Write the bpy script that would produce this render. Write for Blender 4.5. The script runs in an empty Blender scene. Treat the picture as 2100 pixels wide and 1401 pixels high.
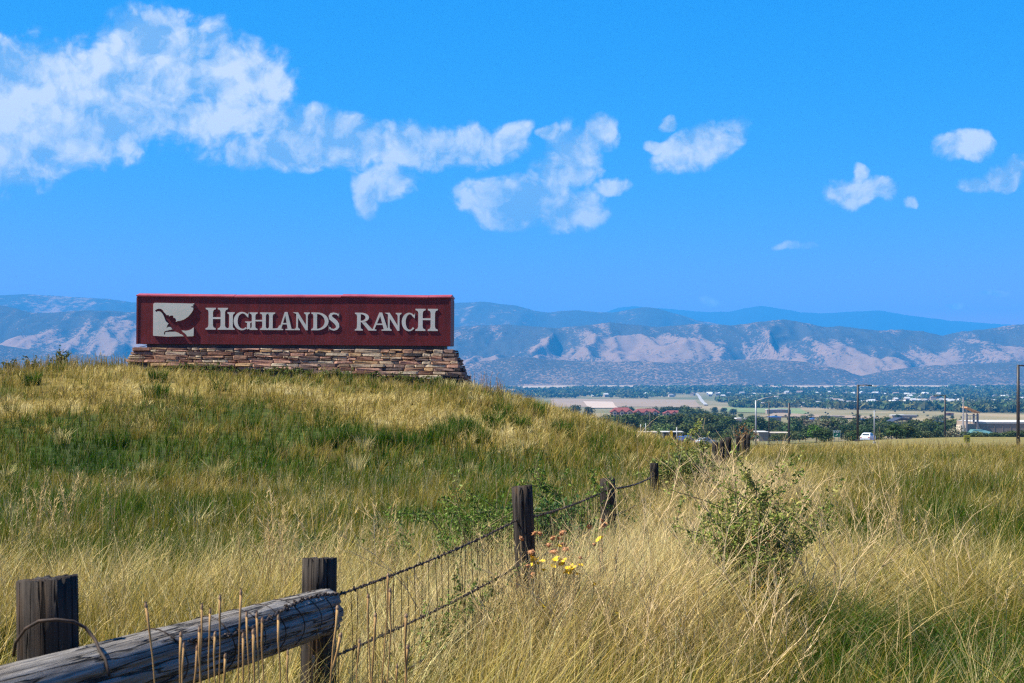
import bpy, bmesh, math, random
import numpy as np
from mathutils import Vector, Matrix

# ------------------------------------------------------------------ camera, sky, sun, exposure
scene = bpy.context.scene
C = scene.collection
F, HX, HY = 2917.0, 1050.0, 780.0      # focal length and horizon, in pixels of a 2100 px wide frame
CAMZ = 1.75

cam_d = bpy.data.cameras.new('camera')
cam = bpy.data.objects.new('camera', cam_d)
C.objects.link(cam)
cam_d.sensor_width = 36.0
cam_d.lens = 36.0 * F / 2100.0
cam_d.shift_y = (HY - 700.5) / 2100.0
cam_d.clip_start = 0.1
cam_d.clip_end = 120000.0
cam_d.dof.use_dof = True
cam_d.dof.focus_distance = 30.0
cam_d.dof.aperture_fstop = 16.0
cam.location = (0, 0, CAMZ)
cam.rotation_euler = (math.radians(90), 0, 0)
scene.camera = cam

SUN = Vector((-0.585, -0.065, 0.80)).normalized()
SUN_EL = math.asin(SUN.z)
SUN_AZ = math.atan2(SUN.x, SUN.y)
sun_d = bpy.data.lights.new('sun', 'SUN')
sun_d.energy = 5.0
sun_d.angle = math.radians(0.53)
sun_d.color = (1.0, 0.94, 0.82)
sun = bpy.data.objects.new('sun', sun_d)
C.objects.link(sun)
sun.rotation_euler = SUN.to_track_quat('Z', 'Y').to_euler()

scene.view_settings.view_transform = 'Standard'
scene.view_settings.look = 'None'
scene.view_settings.exposure = 1.35
scene.view_settings.gamma = 1.0
scene.view_settings.use_curve_mapping = False

scene.render.engine = 'CYCLES'
cy = scene.cycles
cy.max_bounces = 7
cy.diffuse_bounces = 4
cy.glossy_bounces = 2
cy.transmission_bounces = 4
cy.transparent_max_bounces = 6
cy.volume_bounces = 0
cy.caustics_reflective = False
cy.caustics_refractive = False
cy.use_denoising = False
cy.denoiser = 'OPENIMAGEDENOISE'
cy.denoising_input_passes = 'RGB_ALBEDO_NORMAL'
cy.pixel_filter_type = 'BLACKMAN_HARRIS'
cy.filter_width = 1.3

world = bpy.data.worlds.new('World')
scene.world = world
world.use_nodes = True
wt = world.node_tree
wt.nodes.clear()


def N(t, kind, **kw):
    n = t.nodes.new(kind)
    for k, v in kw.items():
        setattr(n, k, v)
    return n


def math_node(t, op, a, b=None, clamp=False):
    n = N(t, 'ShaderNodeMath', operation=op, use_clamp=clamp)
    for i, v in enumerate((a, b)):
        if v is None:
            continue
        if isinstance(v, (int, float)):
            n.inputs[i].default_value = v
        else:
            t.links.new(v, n.inputs[i])
    return n.outputs[0]


def build_world():
    t, L = wt, wt.links
    out = N(t, 'ShaderNodeOutputWorld')
    bg = N(t, 'ShaderNodeBackground')
    bg.inputs['Strength'].default_value = 0.12
    L.new(bg.outputs[0], out.inputs[0])
    sky = N(t, 'ShaderNodeTexSky', sky_type='NISHITA')
    sky.sun_disc = False
    sky.sun_elevation = SUN_EL
    sky.sun_rotation = SUN_AZ
    sky.altitude = 1700.0
    sky.air_density = 1.0
    sky.dust_density = 0.6
    sky.ozone_density = 3.0
    pre = N(t, 'ShaderNodeVectorMath', operation='SCALE')
    L.new(sky.outputs[0], pre.inputs[0])
    pre.inputs['Scale'].default_value = 0.12
    sp = N(t, 'ShaderNodeSeparateXYZ')
    L.new(pre.outputs[0], sp.inputs[0])
    tint = N(t, 'ShaderNodeCombineXYZ')       # the photograph's deep saturated blue
    for i in range(3):
        L.new(math_node(t, 'MULTIPLY', math_node(t, 'POWER', sp.outputs[i], SKY_GAMMA[i]), SKY_TINT[i]), tint.inputs[i])
    # clouds, laid out by direction
    tc = N(t, 'ShaderNodeTexCoord')
    sep = N(t, 'ShaderNodeSeparateXYZ')
    L.new(tc.outputs['Generated'], sep.inputs[0])
    yy = math_node(t, 'MAXIMUM', sep.outputs['Y'], 0.05)
    u = math_node(t, 'DIVIDE', sep.outputs['X'], yy)
    v = math_node(t, 'DIVIDE', sep.outputs['Z'], yy)
    p = N(t, 'ShaderNodeCombineXYZ')
    L.new(u, p.inputs[0])
    L.new(v, p.inputs[1])
    # gentle domain warp so outlines billow
    wn = N(t, 'ShaderNodeTexNoise', noise_dimensions='2D')
    wn.inputs['Scale'].default_value = 26.0
    wn.inputs['Detail'].default_value = 4.0
    L.new(p.outputs[0], wn.inputs['Vector'])
    wsub = N(t, 'ShaderNodeVectorMath', operation='SUBTRACT')
    L.new(wn.outputs['Color'], wsub.inputs[0])
    wsub.inputs[1].default_value = (0.5, 0.5, 0.5)
    wsc = N(t, 'ShaderNodeVectorMath', operation='SCALE')
    L.new(wsub.outputs[0], wsc.inputs[0])
    wsc.inputs['Scale'].default_value = 0.018
    pw = N(t, 'ShaderNodeVectorMath', operation='ADD')
    L.new(p.outputs[0], pw.inputs[0])
    L.new(wsc.outputs[0], pw.inputs[1])
    m = None
    for e in CLOUDS:
        cx, cyy, rx, ry = e[:4]
        rot = e[4] if len(e) > 4 else 0
        w = e[5] if len(e) > 5 else 1.0
        mp = N(t, 'ShaderNodeMapping', vector_type='TEXTURE')
        mp.inputs['Location'].default_value = ((cx - HX) / F, (HY - cyy) / F, 0)
        mp.inputs['Rotation'].default_value = (0, 0, math.radians(rot))
        mp.inputs['Scale'].default_value = (rx / F * 1.4, ry / F * 1.4, 1)
        L.new(pw.outputs[0], mp.inputs['Vector'])
        ln = N(t, 'ShaderNodeVectorMath', operation='LENGTH')
        # drop z
        L.new(mp.outputs[0], ln.inputs[0])
        d = math_node(t, 'SUBTRACT', 1.0, ln.outputs['Value'])
        if w != 1.0:
            d = math_node(t, 'MULTIPLY', d, w)
        if m is None:
            m = math_node(t, 'MAXIMUM', d, 0.0)
        else:
            sm = N(t, 'ShaderNodeMath', operation='SMOOTH_MAX')
            L.new(m, sm.inputs[0])
            L.new(d, sm.inputs[1])
            sm.inputs[2].default_value = 0.12
            m = sm.outputs[0]

    def fbm(vec, off, scale, detail, rough=0.6):
        a = vec
        if off:
            ad = N(t, 'ShaderNodeVectorMath', operation='ADD')
            L.new(vec, ad.inputs[0])
            ad.inputs[1].default_value = off
            a = ad.outputs[0]
        n = N(t, 'ShaderNodeTexNoise', noise_dimensions='2D')
        n.inputs['Scale'].default_value = scale
        n.inputs['Detail'].default_value = detail
        n.inputs['Roughness'].default_value = rough
        L.new(a, n.inputs['Vector'])
        return n.outputs['Fac']
    n1 = fbm(pw.outputs[0], None, 40.0, 9.0, 0.60)
    n2 = fbm(pw.outputs[0], (-0.005, 0.008, 0), 40.0, 9.0, 0.60)
    n3 = fbm(pw.outputs[0], None, 15.0, 4.0, 0.5)
    n4 = fbm(pw.outputs[0], (-0.012, 0.020, 0), 15.0, 4.0, 0.5)
    # billowing heads
    vo = N(t, 'ShaderNodeTexVoronoi', voronoi_dimensions='2D', feature='SMOOTH_F1')
    vo.inputs['Scale'].default_value = 46.0
    vo.inputs['Detail'].default_value = 3.0
    vo.inputs['Roughness'].default_value = 0.55
    vo.inputs['Smoothness'].default_value = 0.35
    L.new(pw.outputs[0], vo.inputs['Vector'])
    puff = math_node(t, 'SUBTRACT', 0.62, vo.outputs['Distance'])
    amp = math_node(t, 'ADD', math_node(t, 'MULTIPLY', math_node(t, 'SUBTRACT', n1, 0.5), 1.35), math_node(t, 'MULTIPLY', puff, 0.55))
    s = math_node(t, 'ADD', math_node(t, 'MULTIPLY', m, 2.0), amp)
    # outside every ellipse nothing
    gate = N(t, 'ShaderNodeMapRange', interpolation_type='SMOOTHSTEP')
    L.new(m, gate.inputs['Value'])
    gate.inputs['From Min'].default_value = 0.10
    gate.inputs['From Max'].default_value = 0.26
    den = N(t, 'ShaderNodeMapRange', interpolation_type='SMOOTHSTEP')
    L.new(s, den.inputs['Value'])
    den.inputs['From Min'].default_value = 0.10
    den.inputs['From Max'].default_value = 0.98
    dens = math_node(t, 'MULTIPLY', den.outputs[0], gate.outputs[0])
    front = math_node(t, 'GREATER_THAN', sep.outputs['Y'], 0.05)
    dens = math_node(t, 'MULTIPLY', dens, front)
    dens = math_node(t, 'MULTIPLY', dens, 0.93)
    # sunward and shaded sides of the clouds, painted into their colour
    relief = math_node(t, 'MULTIPLY', math_node(t, 'SUBTRACT', n1, n2), 2.0)
    br = math_node(t, 'ADD', math_node(t, 'ADD', relief, math_node(t, 'MULTIPLY', math_node(t, 'SUBTRACT', n3, n4), 2.2)), math_node(t, 'ADD', 0.64, math_node(t, 'MULTIPLY', puff, 0.70)), clamp=True)
    col = N(t, 'ShaderNodeMix', data_type='RGBA')
    L.new(br, col.inputs['Factor'])
    col.inputs['A'].default_value = CLOUD_SHADE
    col.inputs['B'].default_value = CLOUD_LIT
    fin = N(t, 'ShaderNodeMix', data_type='RGBA')
    L.new(dens, fin.inputs['Factor'])
    L.new(tint.outputs[0], fin.inputs['A'])
    L.new(col.outputs['Result'], fin.inputs['B'])
    L.new(fin.outputs['Result'], bg.inputs['Color'])


CLOUDS = [
    (330, 105, 150, 85), (250, 175, 260, 100), (60, 190, 170, 115), (480, 165, 130, 75), (565, 165, 50, 55),
    (10, 310, 130, 95), (150, 270, 190, 75), (450, 245, 150, 55), (650, 275, 120, 50), (620, 310, 190, 40),
    (840, 300, 160, 45), (960, 300, 110, 42), (1040, 292, 55, 26, 42), (790, 372, 65, 42), (755, 395, 30, 48, 10),
    (1232, 275, 42, 34), (1175, 320, 60, 62, -10), (1160, 352, 70, 35), (1060, 412, 115, 50), (1155, 428, 85, 45),
    (1005, 430, 60, 34), (1122, 270, 24, 13), (1255, 383, 42, 18),
    (1440, 298, 92, 40, 24), (1350, 300, 24, 14), (1375, 250, 18, 20),
    (1765, 398, 78, 34), (1757, 358, 16, 26), (1872, 415, 16, 14),
    (1980, 298, 58, 32), (2060, 358, 62, 26, 18), (2000, 382, 38, 18),
    (1640, 500, 44, 10, 0, 0.5), (2030, 605, 36, 11, 0, 0.55), (1470, 613, 32, 12, 0, 0.55), (1960, 625, 24, 8, 0, 0.5),
    
]
SKY_GAMMA = (3.2, 0.62, 0.22)
SKY_TINT = (15.0, 2.28, 3.55, 1)
CLOUD_SHADE = (0.95, 1.75, 2.85, 1)
CLOUD_LIT = (3.15, 3.28, 3.45, 1)
build_world()

# ------------------------------------------------------------------ helpers
rng = np.random.default_rng(7)
random.seed(7)


def hash2(ix, iy, seed):
    with np.errstate(over='ignore'):
        h = (ix.astype(np.int64).astype(np.uint32) * np.uint32(374761393) + iy.astype(np.int64).astype(np.uint32) * np.uint32(668265263) + np.uint32((seed * 974711 + 12345) & 0xffffffff))
        h = (h ^ (h >> np.uint32(13))) * np.uint32(1274126177)
        h = h ^ (h >> np.uint32(16))
        h = h * np.uint32(2246822519)
        h = h ^ (h >> np.uint32(15))
    return (h & np.uint32(0xffffff)).astype(np.float64) / 0xffffff


def vnoise(x, y, seed=0):
    x = np.asarray(x, float)
    y = np.asarray(y, float)
    ix, iy = np.floor(x), np.floor(y)
    fx, fy = x - ix, y - iy
    ux, uy = fx * fx * fx * (fx * (fx * 6 - 15) + 10), fy * fy * fy * (fy * (fy * 6 - 15) + 10)
    a = hash2(ix, iy, seed)
    b = hash2(ix + 1, iy, seed)
    c = hash2(ix, iy + 1, seed)
    d = hash2(ix + 1, iy + 1, seed)
    return (a * (1 - ux) + b * ux) * (1 - uy) + (c * (1 - ux) + d * ux) * uy


def fbm2(x, y, seed=0, octaves=4, gain=0.5):
    s, a, tot = 0.0, 1.0, 0.0
    x = np.asarray(x, float)
    y = np.asarray(y, float)
    for k in range(octaves):
        s = s + a * vnoise(x * 2 ** k + 17.3 * k, y * 2 ** k - 9.1 * k, seed + k)
        tot += a
        a *= gain
    return s / tot


def sstep(a, b, x):
    t = np.clip((np.asarray(x, float) - a) / (b - a), 0, 1)
    return t * t * (3 - 2 * t)


def tag(o, label=None, cat=None, group=None, kind=None):
    if label:
        o['label'] = label
    if cat:
        o['category'] = cat
    if group:
        o['group'] = group
    if kind:
        o['kind'] = kind
    return o


def empty(name, loc, rz=0.0):
    o = bpy.data.objects.new(name, None)
    C.objects.link(o)
    o.location = loc
    o.rotation_euler = (0, 0, rz)
    o.empty_display_size = 0.2
    return o


def link_mesh(name, me, mat=None, parent=None):
    o = bpy.data.objects.new(name, me)
    C.objects.link(o)
    if mat is not None and not me.materials:
        me.materials.append(mat)
    if parent is not None:
        o.parent = parent
    return o


def np_mesh(name, verts, tris, cols=None, smooth=False):
    """A triangle mesh from arrays, with an optional colour per vertex."""
    me = bpy.data.meshes.new(name)
    verts = np.ascontiguousarray(verts, dtype=np.float32)
    tris = np.ascontiguousarray(tris, dtype=np.int32)
    me.vertices.add(len(verts))
    me.vertices.foreach_set('co', verts.ravel())
    me.loops.add(tris.size)
    me.loops.foreach_set('vertex_index', tris.ravel())
    me.polygons.add(len(tris))
    me.polygons.foreach_set('loop_start', np.arange(0, tris.size, 3, dtype=np.int32))
    if smooth:
        me.polygons.foreach_set('use_smooth', np.ones(len(tris), dtype=bool))
    me.update(calc_edges=True)
    if cols is not None:
        a = me.color_attributes.new('col', 'FLOAT_COLOR', 'POINT')
        rgba = np.ones((len(verts), 4), dtype=np.float32)
        rgba[:, :cols.shape[1]] = cols
        a.data.foreach_set('color', rgba.ravel())
    return me


class MB:
    """Collects boxes, tubes and polygons, and links them as one mesh object."""

    def __init__(self):
        self.v, self.f, self.m = [], [], []

    def add(self, vs, fs, mi=0):
        b = len(self.v)
        self.v.extend([tuple(p) for p in vs])
        for f in fs:
            self.f.append([b + i for i in f])
            self.m.append(mi)

    def box(self, x0, x1, y0, y1, z0, z1, mi=0):
        self.add([(x0, y0, z0), (x1, y0, z0), (x1, y1, z0), (x0, y1, z0), (x0, y0, z1), (x1, y0, z1), (x1, y1, z1), (x0, y1, z1)],
                 [(0, 3, 2, 1), (4, 5, 6, 7), (0, 1, 5, 4), (1, 2, 6, 5), (2, 3, 7, 6), (3, 0, 4, 7)], mi)

    def tube(self, pts, rad, n=6, caps=True, mi=0):
        pts = [Vector(p) for p in pts]
        rads = rad if isinstance(rad, (list, tuple)) else [rad] * len(pts)
        vs, fs = [], []
        up = None
        for i, p in enumerate(pts):
            d = (pts[min(i + 1, len(pts) - 1)] - pts[max(i - 1, 0)])
            if d.length < 1e-9:
                d = Vector((0, 0, 1))
            d.normalize()
            if up is None:
                up = Vector((0, 0, 1)) if abs(d.z) < 0.9 else Vector((1, 0, 0))
            s = d.cross(up)
            if s.length < 1e-6:
                s = d.cross(Vector((0.3, 1, 0.2)))
            s.normalize()
            up = s.cross(d).normalized()
            for k in range(n):
                a = 2 * math.pi * k / n
                vs.append(p + (s * math.cos(a) + up * math.sin(a)) * rads[i])
        for i in range(len(pts) - 1):
            for k in range(n):
                k2 = (k + 1) % n
                fs.append((i * n + k, i * n + k2, (i + 1) * n + k2, (i + 1) * n + k))
        if caps:
            fs.append(tuple(range(n))[::-1])
            fs.append(tuple((len(pts) - 1) * n + k for k in range(n)))
        self.add(vs, fs, mi)

    def prism(self, poly, y0, y1, mi=0, axis='y'):
        """A polygon in x,z drawn out along y (or in y,z along x, or x,y along z)."""
        n = len(poly)

        def at(p, d):
            return (p[0], d, p[1]) if axis == 'y' else ((d, p[0], p[1]) if axis == 'x' else (p[0], p[1], d))
        vs = [at(p, y0) for p in poly] + [at(p, y1) for p in poly]
        fs = [tuple(range(n)), tuple(range(2 * n - 1, n - 1, -1))]
        for i in range(n):
            j = (i + 1) % n
            fs.append((i, n + i, n + j, j))
        self.add(vs, fs, mi)

    def mesh(self, name):
        me = bpy.data.meshes.new(name)
        me.from_pydata(self.v, [], self.f)
        me.polygons.foreach_set('material_index', self.m)
        bm = bmesh.new()
        bm.from_mesh(me)
        bmesh.ops.recalc_face_normals(bm, faces=bm.faces)
        big = [f for f in bm.faces if len(f.verts) > 4]
        if big:
            bmesh.ops.triangulate(bm, faces=big)
        bm.to_mesh(me)
        bm.free()
        me.update()
        return me

    def build(self, name, mats, parent=None, smooth=False, loc=None):
        me = self.mesh(name)
        for m in (mats if isinstance(mats, (list, tuple)) else [mats]):
            me.materials.append(m)
        if smooth:
            me.polygons.foreach_set('use_smooth', [True] * len(me.polygons))
        o = link_mesh(name, me, None, parent)
        if loc is not None:
            o.location = loc
        return o


def copy_tree(o, parent=None):
    c = o.copy()
    C.objects.link(c)
    if parent is not None:
        c.parent = parent
    for ch in list(o.children):
        copy_tree(ch, c)
    return c


# ------------------------------------------------------------------ materials
def new_mat(name):
    m = bpy.data.materials.new(name)
    m.use_nodes = True
    t = m.node_tree
    t.nodes.clear()
    o = N(t, 'ShaderNodeOutputMaterial')
    return m, t, o


def noisy(name, c1, c2, scale=4.0, detail=5.0, rough=0.8, bump=0.0, bump_scale=None, stretch=(1, 1, 1), metallic=0.0, coords='Object', c3=None, spec=0.3, bump_dist=0.02):
    m, t, o = new_mat(name)
    L = t.links
    b = N(t, 'ShaderNodeBsdfPrincipled')
    b.inputs['Roughness'].default_value = rough
    b.inputs['Metallic'].default_value = metallic
    b.inputs['Specular IOR Level'].default_value = spec
    L.new(b.outputs[0], o.inputs[0])
    tc = N(t, 'ShaderNodeTexCoord')
    mp = N(t, 'ShaderNodeMapping')
    mp.inputs['Scale'].default_value = stretch
    L.new(tc.outputs[coords], mp.inputs[0])
    n = N(t, 'ShaderNodeTexNoise')
    n.inputs['Scale'].default_value = scale
    n.inputs['Detail'].default_value = detail
    n.inputs['Roughness'].default_value = 0.6
    L.new(mp.outputs[0], n.inputs['Vector'])
    r = N(t, 'ShaderNodeValToRGB')
    r.color_ramp.elements[0].position = 0.32
    r.color_ramp.elements[1].position = 0.68
    r.color_ramp.elements[0].color = (*c1, 1)
    r.color_ramp.elements[1].color = (*c2, 1)
    if c3:
        e = r.color_ramp.elements.new(0.5)
        e.color = (*c3, 1)
    L.new(n.outputs['Fac'], r.inputs[0])
    L.new(r.outputs[0], b.inputs['Base Color'])
    if bump:
        n2 = N(t, 'ShaderNodeTexNoise')
        n2.inputs['Scale'].default_value = bump_scale or scale * 3
        n2.inputs['Detail'].default_value = 6
        L.new(mp.outputs[0], n2.inputs['Vector'])
        bp = N(t, 'ShaderNodeBump')
        bp.inputs['Strength'].default_value = bump
        bp.inputs['Distance'].default_value = bump_dist
        L.new(n2.outputs['Fac'], bp.inputs['Height'])
        L.new(bp.outputs[0], b.inputs['Normal'])
    return m


def leaf_mat(name, trans=0.35, tint=None, vary=0.0):
    """Thin leaves and blades: colour from the mesh, light through the blade."""
    m, t, o = new_mat(name)
    L = t.links
    at = N(t, 'ShaderNodeAttribute', attribute_name='col')
    col = at.outputs['Color']
    if vary:
        oi = N(t, 'ShaderNodeObjectInfo')
        hs = N(t, 'ShaderNodeHueSaturation')
        mr = N(t, 'ShaderNodeMapRange')
        L.new(oi.outputs['Random'], mr.inputs['Value'])
        mr.inputs['To Min'].default_value = 1 - vary
        mr.inputs['To Max'].default_value = 1 + vary
        L.new(mr.outputs[0], hs.inputs['Value'])
        mr2 = N(t, 'ShaderNodeMapRange')
        sq = math_node(t, 'FRACT', math_node(t, 'MULTIPLY', oi.outputs['Random'], 7.31))
        L.new(sq, mr2.inputs['Value'])
        mr2.inputs['To Min'].default_value = 0.46
        mr2.inputs['To Max'].default_value = 0.52
        L.new(mr2.outputs[0], hs.inputs['Hue'])
        L.new(col, hs.inputs['Color'])
        col = hs.outputs[0]
    d = N(t, 'ShaderNodeBsdfDiffuse')
    tr = N(t, 'ShaderNodeBsdfTranslucent')
    L.new(col, d.inputs['Color'])
    L.new(col, tr.inputs['Color'])
    mx = N(t, 'ShaderNodeMixShader')
    mx.inputs[0].default_value = trans
    L.new(d.outputs[0], mx.inputs[1])
    L.new(tr.outputs[0], mx.inputs[2])
    g = N(t, 'ShaderNodeBsdfGlossy')
    g.inputs['Roughness'].default_value = 0.45
    g.inputs['Color'].default_value = (1, 1, 1, 1)
    mg = N(t, 'ShaderNodeMixShader')
    mg.inputs[0].default_value = 0.006
    L.new(mx.outputs[0], mg.inputs[1])
    L.new(g.outputs[0], mg.inputs[2])
    L.new(mg.outputs[0], o.inputs[0])
    return m


M = {}
M['blade'] = leaf_mat('grass_blade', 0.45)
M['leaf'] = leaf_mat('weed_leaf', 0.30)
M['tree_leaf'] = leaf_mat('tree_leaf', 0.22, vary=0.22)
M['bark'] = noisy('bark', (0.05, 0.04, 0.03), (0.12, 0.095, 0.07), 6)
M['stem'] = noisy('dry_stem', (0.30, 0.20, 0.09), (0.50, 0.37, 0.20), 30)
M['green_stem'] = noisy('green_stem', (0.10, 0.11, 0.04), (0.22, 0.14, 0.07), 12)
M['red_panel'] = None
M['dark_steel'] = noisy('dark_steel', (0.012, 0.015, 0.022), (0.03, 0.033, 0.04), 3, rough=0.6)
M['pole_dark'] = noisy('dark_pole_paint', (0.02, 0.018, 0.018), (0.04, 0.034, 0.03), 2, rough=0.5)
M['pole_grey'] = noisy('galvanised_pole', (.20, .21, .22), (.28, .29, .30), 2, rough=0.5, metallic=0.3)
M['lamp_white'] = noisy('lamp_housing', (0.6, 0.6, 0.58), (0.72, 0.72, 0.7), 2, rough=0.5)
M['wire'] = noisy('rusty_wire', (0.018, 0.014, 0.012), (0.07, 0.045, 0.03), 40, rough=0.75, metallic=0.2)


# ------------------------------------------------------------------ the lie of the land
KY = np.array([-400, -20, 0, 30, 60, 78, 110, 160, 250, 350, 500, 700, 1000, 1500, 2000, 3000, 4000, 5000, 5800, 6300, 8000, 30000], float)
KZ = np.array([2.0, 0.3, 0.0, -.58, -1.48, -2.22, -3.9, -6.3, -10.4, -13.6, -19.2, -24.0, -30.0, -36.5, -41.4, -45.5, -43, -36, -28, -22, -12, -12], float)


def pchip(xk, yk):
    h = np.diff(xk)
    d = np.diff(yk) / h
    m = np.zeros_like(yk)
    m[0], m[-1] = d[0], d[-1]
    for i in range(1, len(xk) - 1):
        if d[i - 1] * d[i] <= 0:
            m[i] = 0
        else:
            w1, w2 = 2 * h[i] + h[i - 1], h[i] + 2 * h[i - 1]
            m[i] = (w1 + w2) / (w1 / d[i - 1] + w2 / d[i])

    def f(x):
        x = np.clip(np.asarray(x, float), xk[0], xk[-1])
        i = np.clip(np.searchsorted(xk, x, side='right') - 1, 0, len(xk) - 2)
        t = (x - xk[i]) / h[i]
        t2, t3 = t * t, t * t * t
        return (2 * t3 - 3 * t2 + 1) * yk[i] + (t3 - 2 * t2 + t) * h[i] * m[i] + (-2 * t3 + 3 * t2) * yk[i + 1] + (t3 - t2) * h[i] * m[i + 1]
    return f


base_z = pchip(KY, KZ)


def ground(x, y):
    x = np.asarray(x, float)
    y = np.asarray(y, float)
    z = base_z(y)
    # the mound under the sign
    dx = np.where(x > -3.0, (x + 3.0) / 12.2, np.where(x < -19.0, (-19.0 - x) / 20.0, 0.0))
    dyf = np.where(y < 51.5, (51.5 - y) / 22.5, np.where(y > 58, (y - 58) / 16.0, 0.0))
    t = np.sqrt(dx * dx + dyf * dyf)
    top = 1.48 + 0.054 * np.clip(-x - 2.5, -4, 12.0) - 0.05 * np.clip(-x - 15.0, 0, 12)
    k = 1 - sstep(0, 1, t)
    z = z + (top - z) * k
    # a grassy rise beyond the road on the right
    z = z + 2.2 * np.exp(-((x - 78) / 36) ** 2 - ((y - 232) / 34) ** 2)
    # small hummocks
    near = 1 - sstep(60, 120, y)
    z = z + near * (0.22 * (fbm2(x / 3.1, y / 3.1, 3, 3) - 0.5) + 0.10 * (fbm2(x / 0.9, y / 0.9, 5, 2) - 0.5)) * sstep(1.0, 6.0, y)
    far = sstep(120, 400, y)
    z = z + far * 5.0 * (fbm2(x / 260, y / 420, 9, 3) - 0.5) * sstep(100, 900, y)
    return z


def gz(x, y):
    return float(ground(np.array([x]), np.array([y]))[0])


def at(px, py, Y):
    return Vector(((px - HX) / F * Y, Y, CAMZ + (HY - py) / F * Y))


def gp(px, py, y0=4.0, y1=9000.0, lift=0.0):
    """Where the line of sight towards a place in the photograph meets the land."""
    ys = np.geomspace(y0, y1, 3000)
    xs = (px - HX) / F * ys
    zs = CAMZ + (HY - py) / F * ys
    hit = np.nonzero(zs <= ground(xs, ys) + lift)[0]
    i = hit[0] if len(hit) else len(ys) - 1
    return Vector((xs[i], ys[i], gz(xs[i], ys[i])))

# ------------------------------------------------------------------ ground sheet
def fence_x(y):
    return np.interp(y, [0, 3.65, 5.95, 8.9, 13.5, 20, 26, 30, 34, 38, 43, 48, 53, 70], [-1.75, -1.19, -.806, .055, .90, 1.99, 3.50, 4.29, 5.02, 5.77, 6.82, 7.80, 8.78, 12])


PATCHES = []       # (x, y, rx, ry, dry, strength): what grows where


def patch(px, py, rx, ry, dry, strength=1.0):
    g = gp(px, py, lift=.20)
    PATCHES.append((g.x, g.y, rx, ry, dry, strength))


# green band across the face of the mound, pale scuffed patches, golden crown
for a in [(330, 860, 3.8, 2.6, .27, 1), (520, 850, 3.6, 2.2, .27, 1), (660, 850, 2.6, 2.0, .3, 1), (120, 890, 4.5, 2.6, .28, 1), (420, 905, 3.5, 2.2, .22, 1),
          (780, 805, 2.0, 1.3, .95, 1), (640, 795, 1.8, 0.9, .85, .9), (60, 825, 2.8, 1.4, .85, .9), (200, 790, 3.0, 1.6, .72, 1), (90, 775, 2.5, 1.5, .66, 1), (880, 860, 2.2, 2.0, .9, 1),
          (330, 790, 2.0, 1.0, .75, .8), (1080, 830, 1.8, 2.2, .62, 1), (1200, 880, 2.0, 2.5, .55, 1), (1020, 870, 1.2, 1.5, .60, 1), (850, 915, 2.5, 1.4, .3, 1), (700, 900, 2.3, 1.5, .32, 1), (1010, 905, 1.5, 1.2, .8, .9),
          (430, 960, 6, 2.2, .22, .9), (1250, 930, 3.5, 2.5, .3, .8), (700, 960, 3.0, 2.0, .42, .8), (300, 1000, 5, 3, .46, .8), (900, 1010, 4, 3, .42, .8),
          (250, 1110, 1.6, 1.5, .12, 1), (480, 1120, 1.3, 1.2, .18, 1), (640, 1090, 1.5, 1.2, .25, .9), (130, 1160, .8, .8, .3, .9), (70, 1100, .9, 1.0, .7, .8),
          (1000, 940, 3.0, 1.8, .28, .8)]:
    patch(*a)
for a in [(1800, 965, 6, 3.0, .34, .9), (2000, 950, 6, 3, .42, .8), (1650, 940, 4, 3, .42, .9), (1850, 1030, 1.8, 1.6, .30, .9), (2050, 1080, 1.6, 1.6, .45, .9), (1720, 1010, 1.3, 1.2, .85, .9),
          (1960, 1335, 1.15, .55, .02, 1.0), (1970, 1420, 1.1, .55, .02, 1.0), (1800, 1430, .7, .4, .06, 1.0), (1750, 1370, .55, .35, .12, 1.0), (2090, 1300, .6, .45, .10, 1.0), (1330, 1385, .7, .35, .3, .9), (1900, 1180, 1.2, .8, .72, .9), (1660, 1230, .7, .6, .58, .9)]:
    patch(*a)


def dryness(x, y):
    """0 lush green, 1 bleached straw."""
    x = np.asarray(x, float)
    y = np.asarray(y, float)
    n = fbm2(x / 2.6 + 4, y / 3.6, 21, 4)
    n2 = fbm2(x / 0.8 + 4, y / 1.0, 27, 3)
    fx = x - fence_x(y)
    d = np.full(x.shape, 0.41)
    mound = sstep(36, 45, y) * (1 - sstep(4, 9, x))
    d = d + mound * 0.12
    d = d - 0.19 * sstep(12.5, 16, y) * (1 - mound) * (fx < 0)
    left_near = (1 - sstep(10.8, 14.5, y)) * (fx < 0)
    d = d + left_near * 0.13
    right = (fx >= 0)
    d = d + right * 0.05 * (1 - sstep(40, 70, y)) + 0.16 * sstep(40, 70, y) * right
    band = np.exp(-((fx - 0.55) / 1.25) ** 2) * (1 - sstep(28, 40, y))
    d = d + band * 0.42
    low = (1 - sstep(7.2, 8.8, y)) * (fx > .1)
    d = d * (1 - .8 * low) + .33 * .8 * low
    for (cx, cy_, rx, ry, dry, s) in PATCHES:
        q = np.sqrt(((x - cx) / rx) ** 2 + ((y - cy_) / ry) ** 2) + (n2 - .5) * 0.7
        w = (1 - sstep(0.55, 1.15, q)) * s
        d = d * (1 - w) + dry * w
    d = d + (n - 0.5) * 0.95 + (n2 - .5) * 0.35
    return np.clip(d, 0.0, 1.0)


RAMP_D = np.array([0.0, 0.12, 0.22, 0.36, 0.55, 0.75, 1.0])
RAMP_C = np.array([(.018, .052, .002), (.046, .104, .004), (.050, .090, .004), (.074, .092, .005), (.205, .142, .018), (.375, .285, .064), (.570, .475, .215)])


def dry_col(d):
    return np.stack([np.interp(d, RAMP_D, RAMP_C[:, k]) for k in range(3)], -1)


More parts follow.
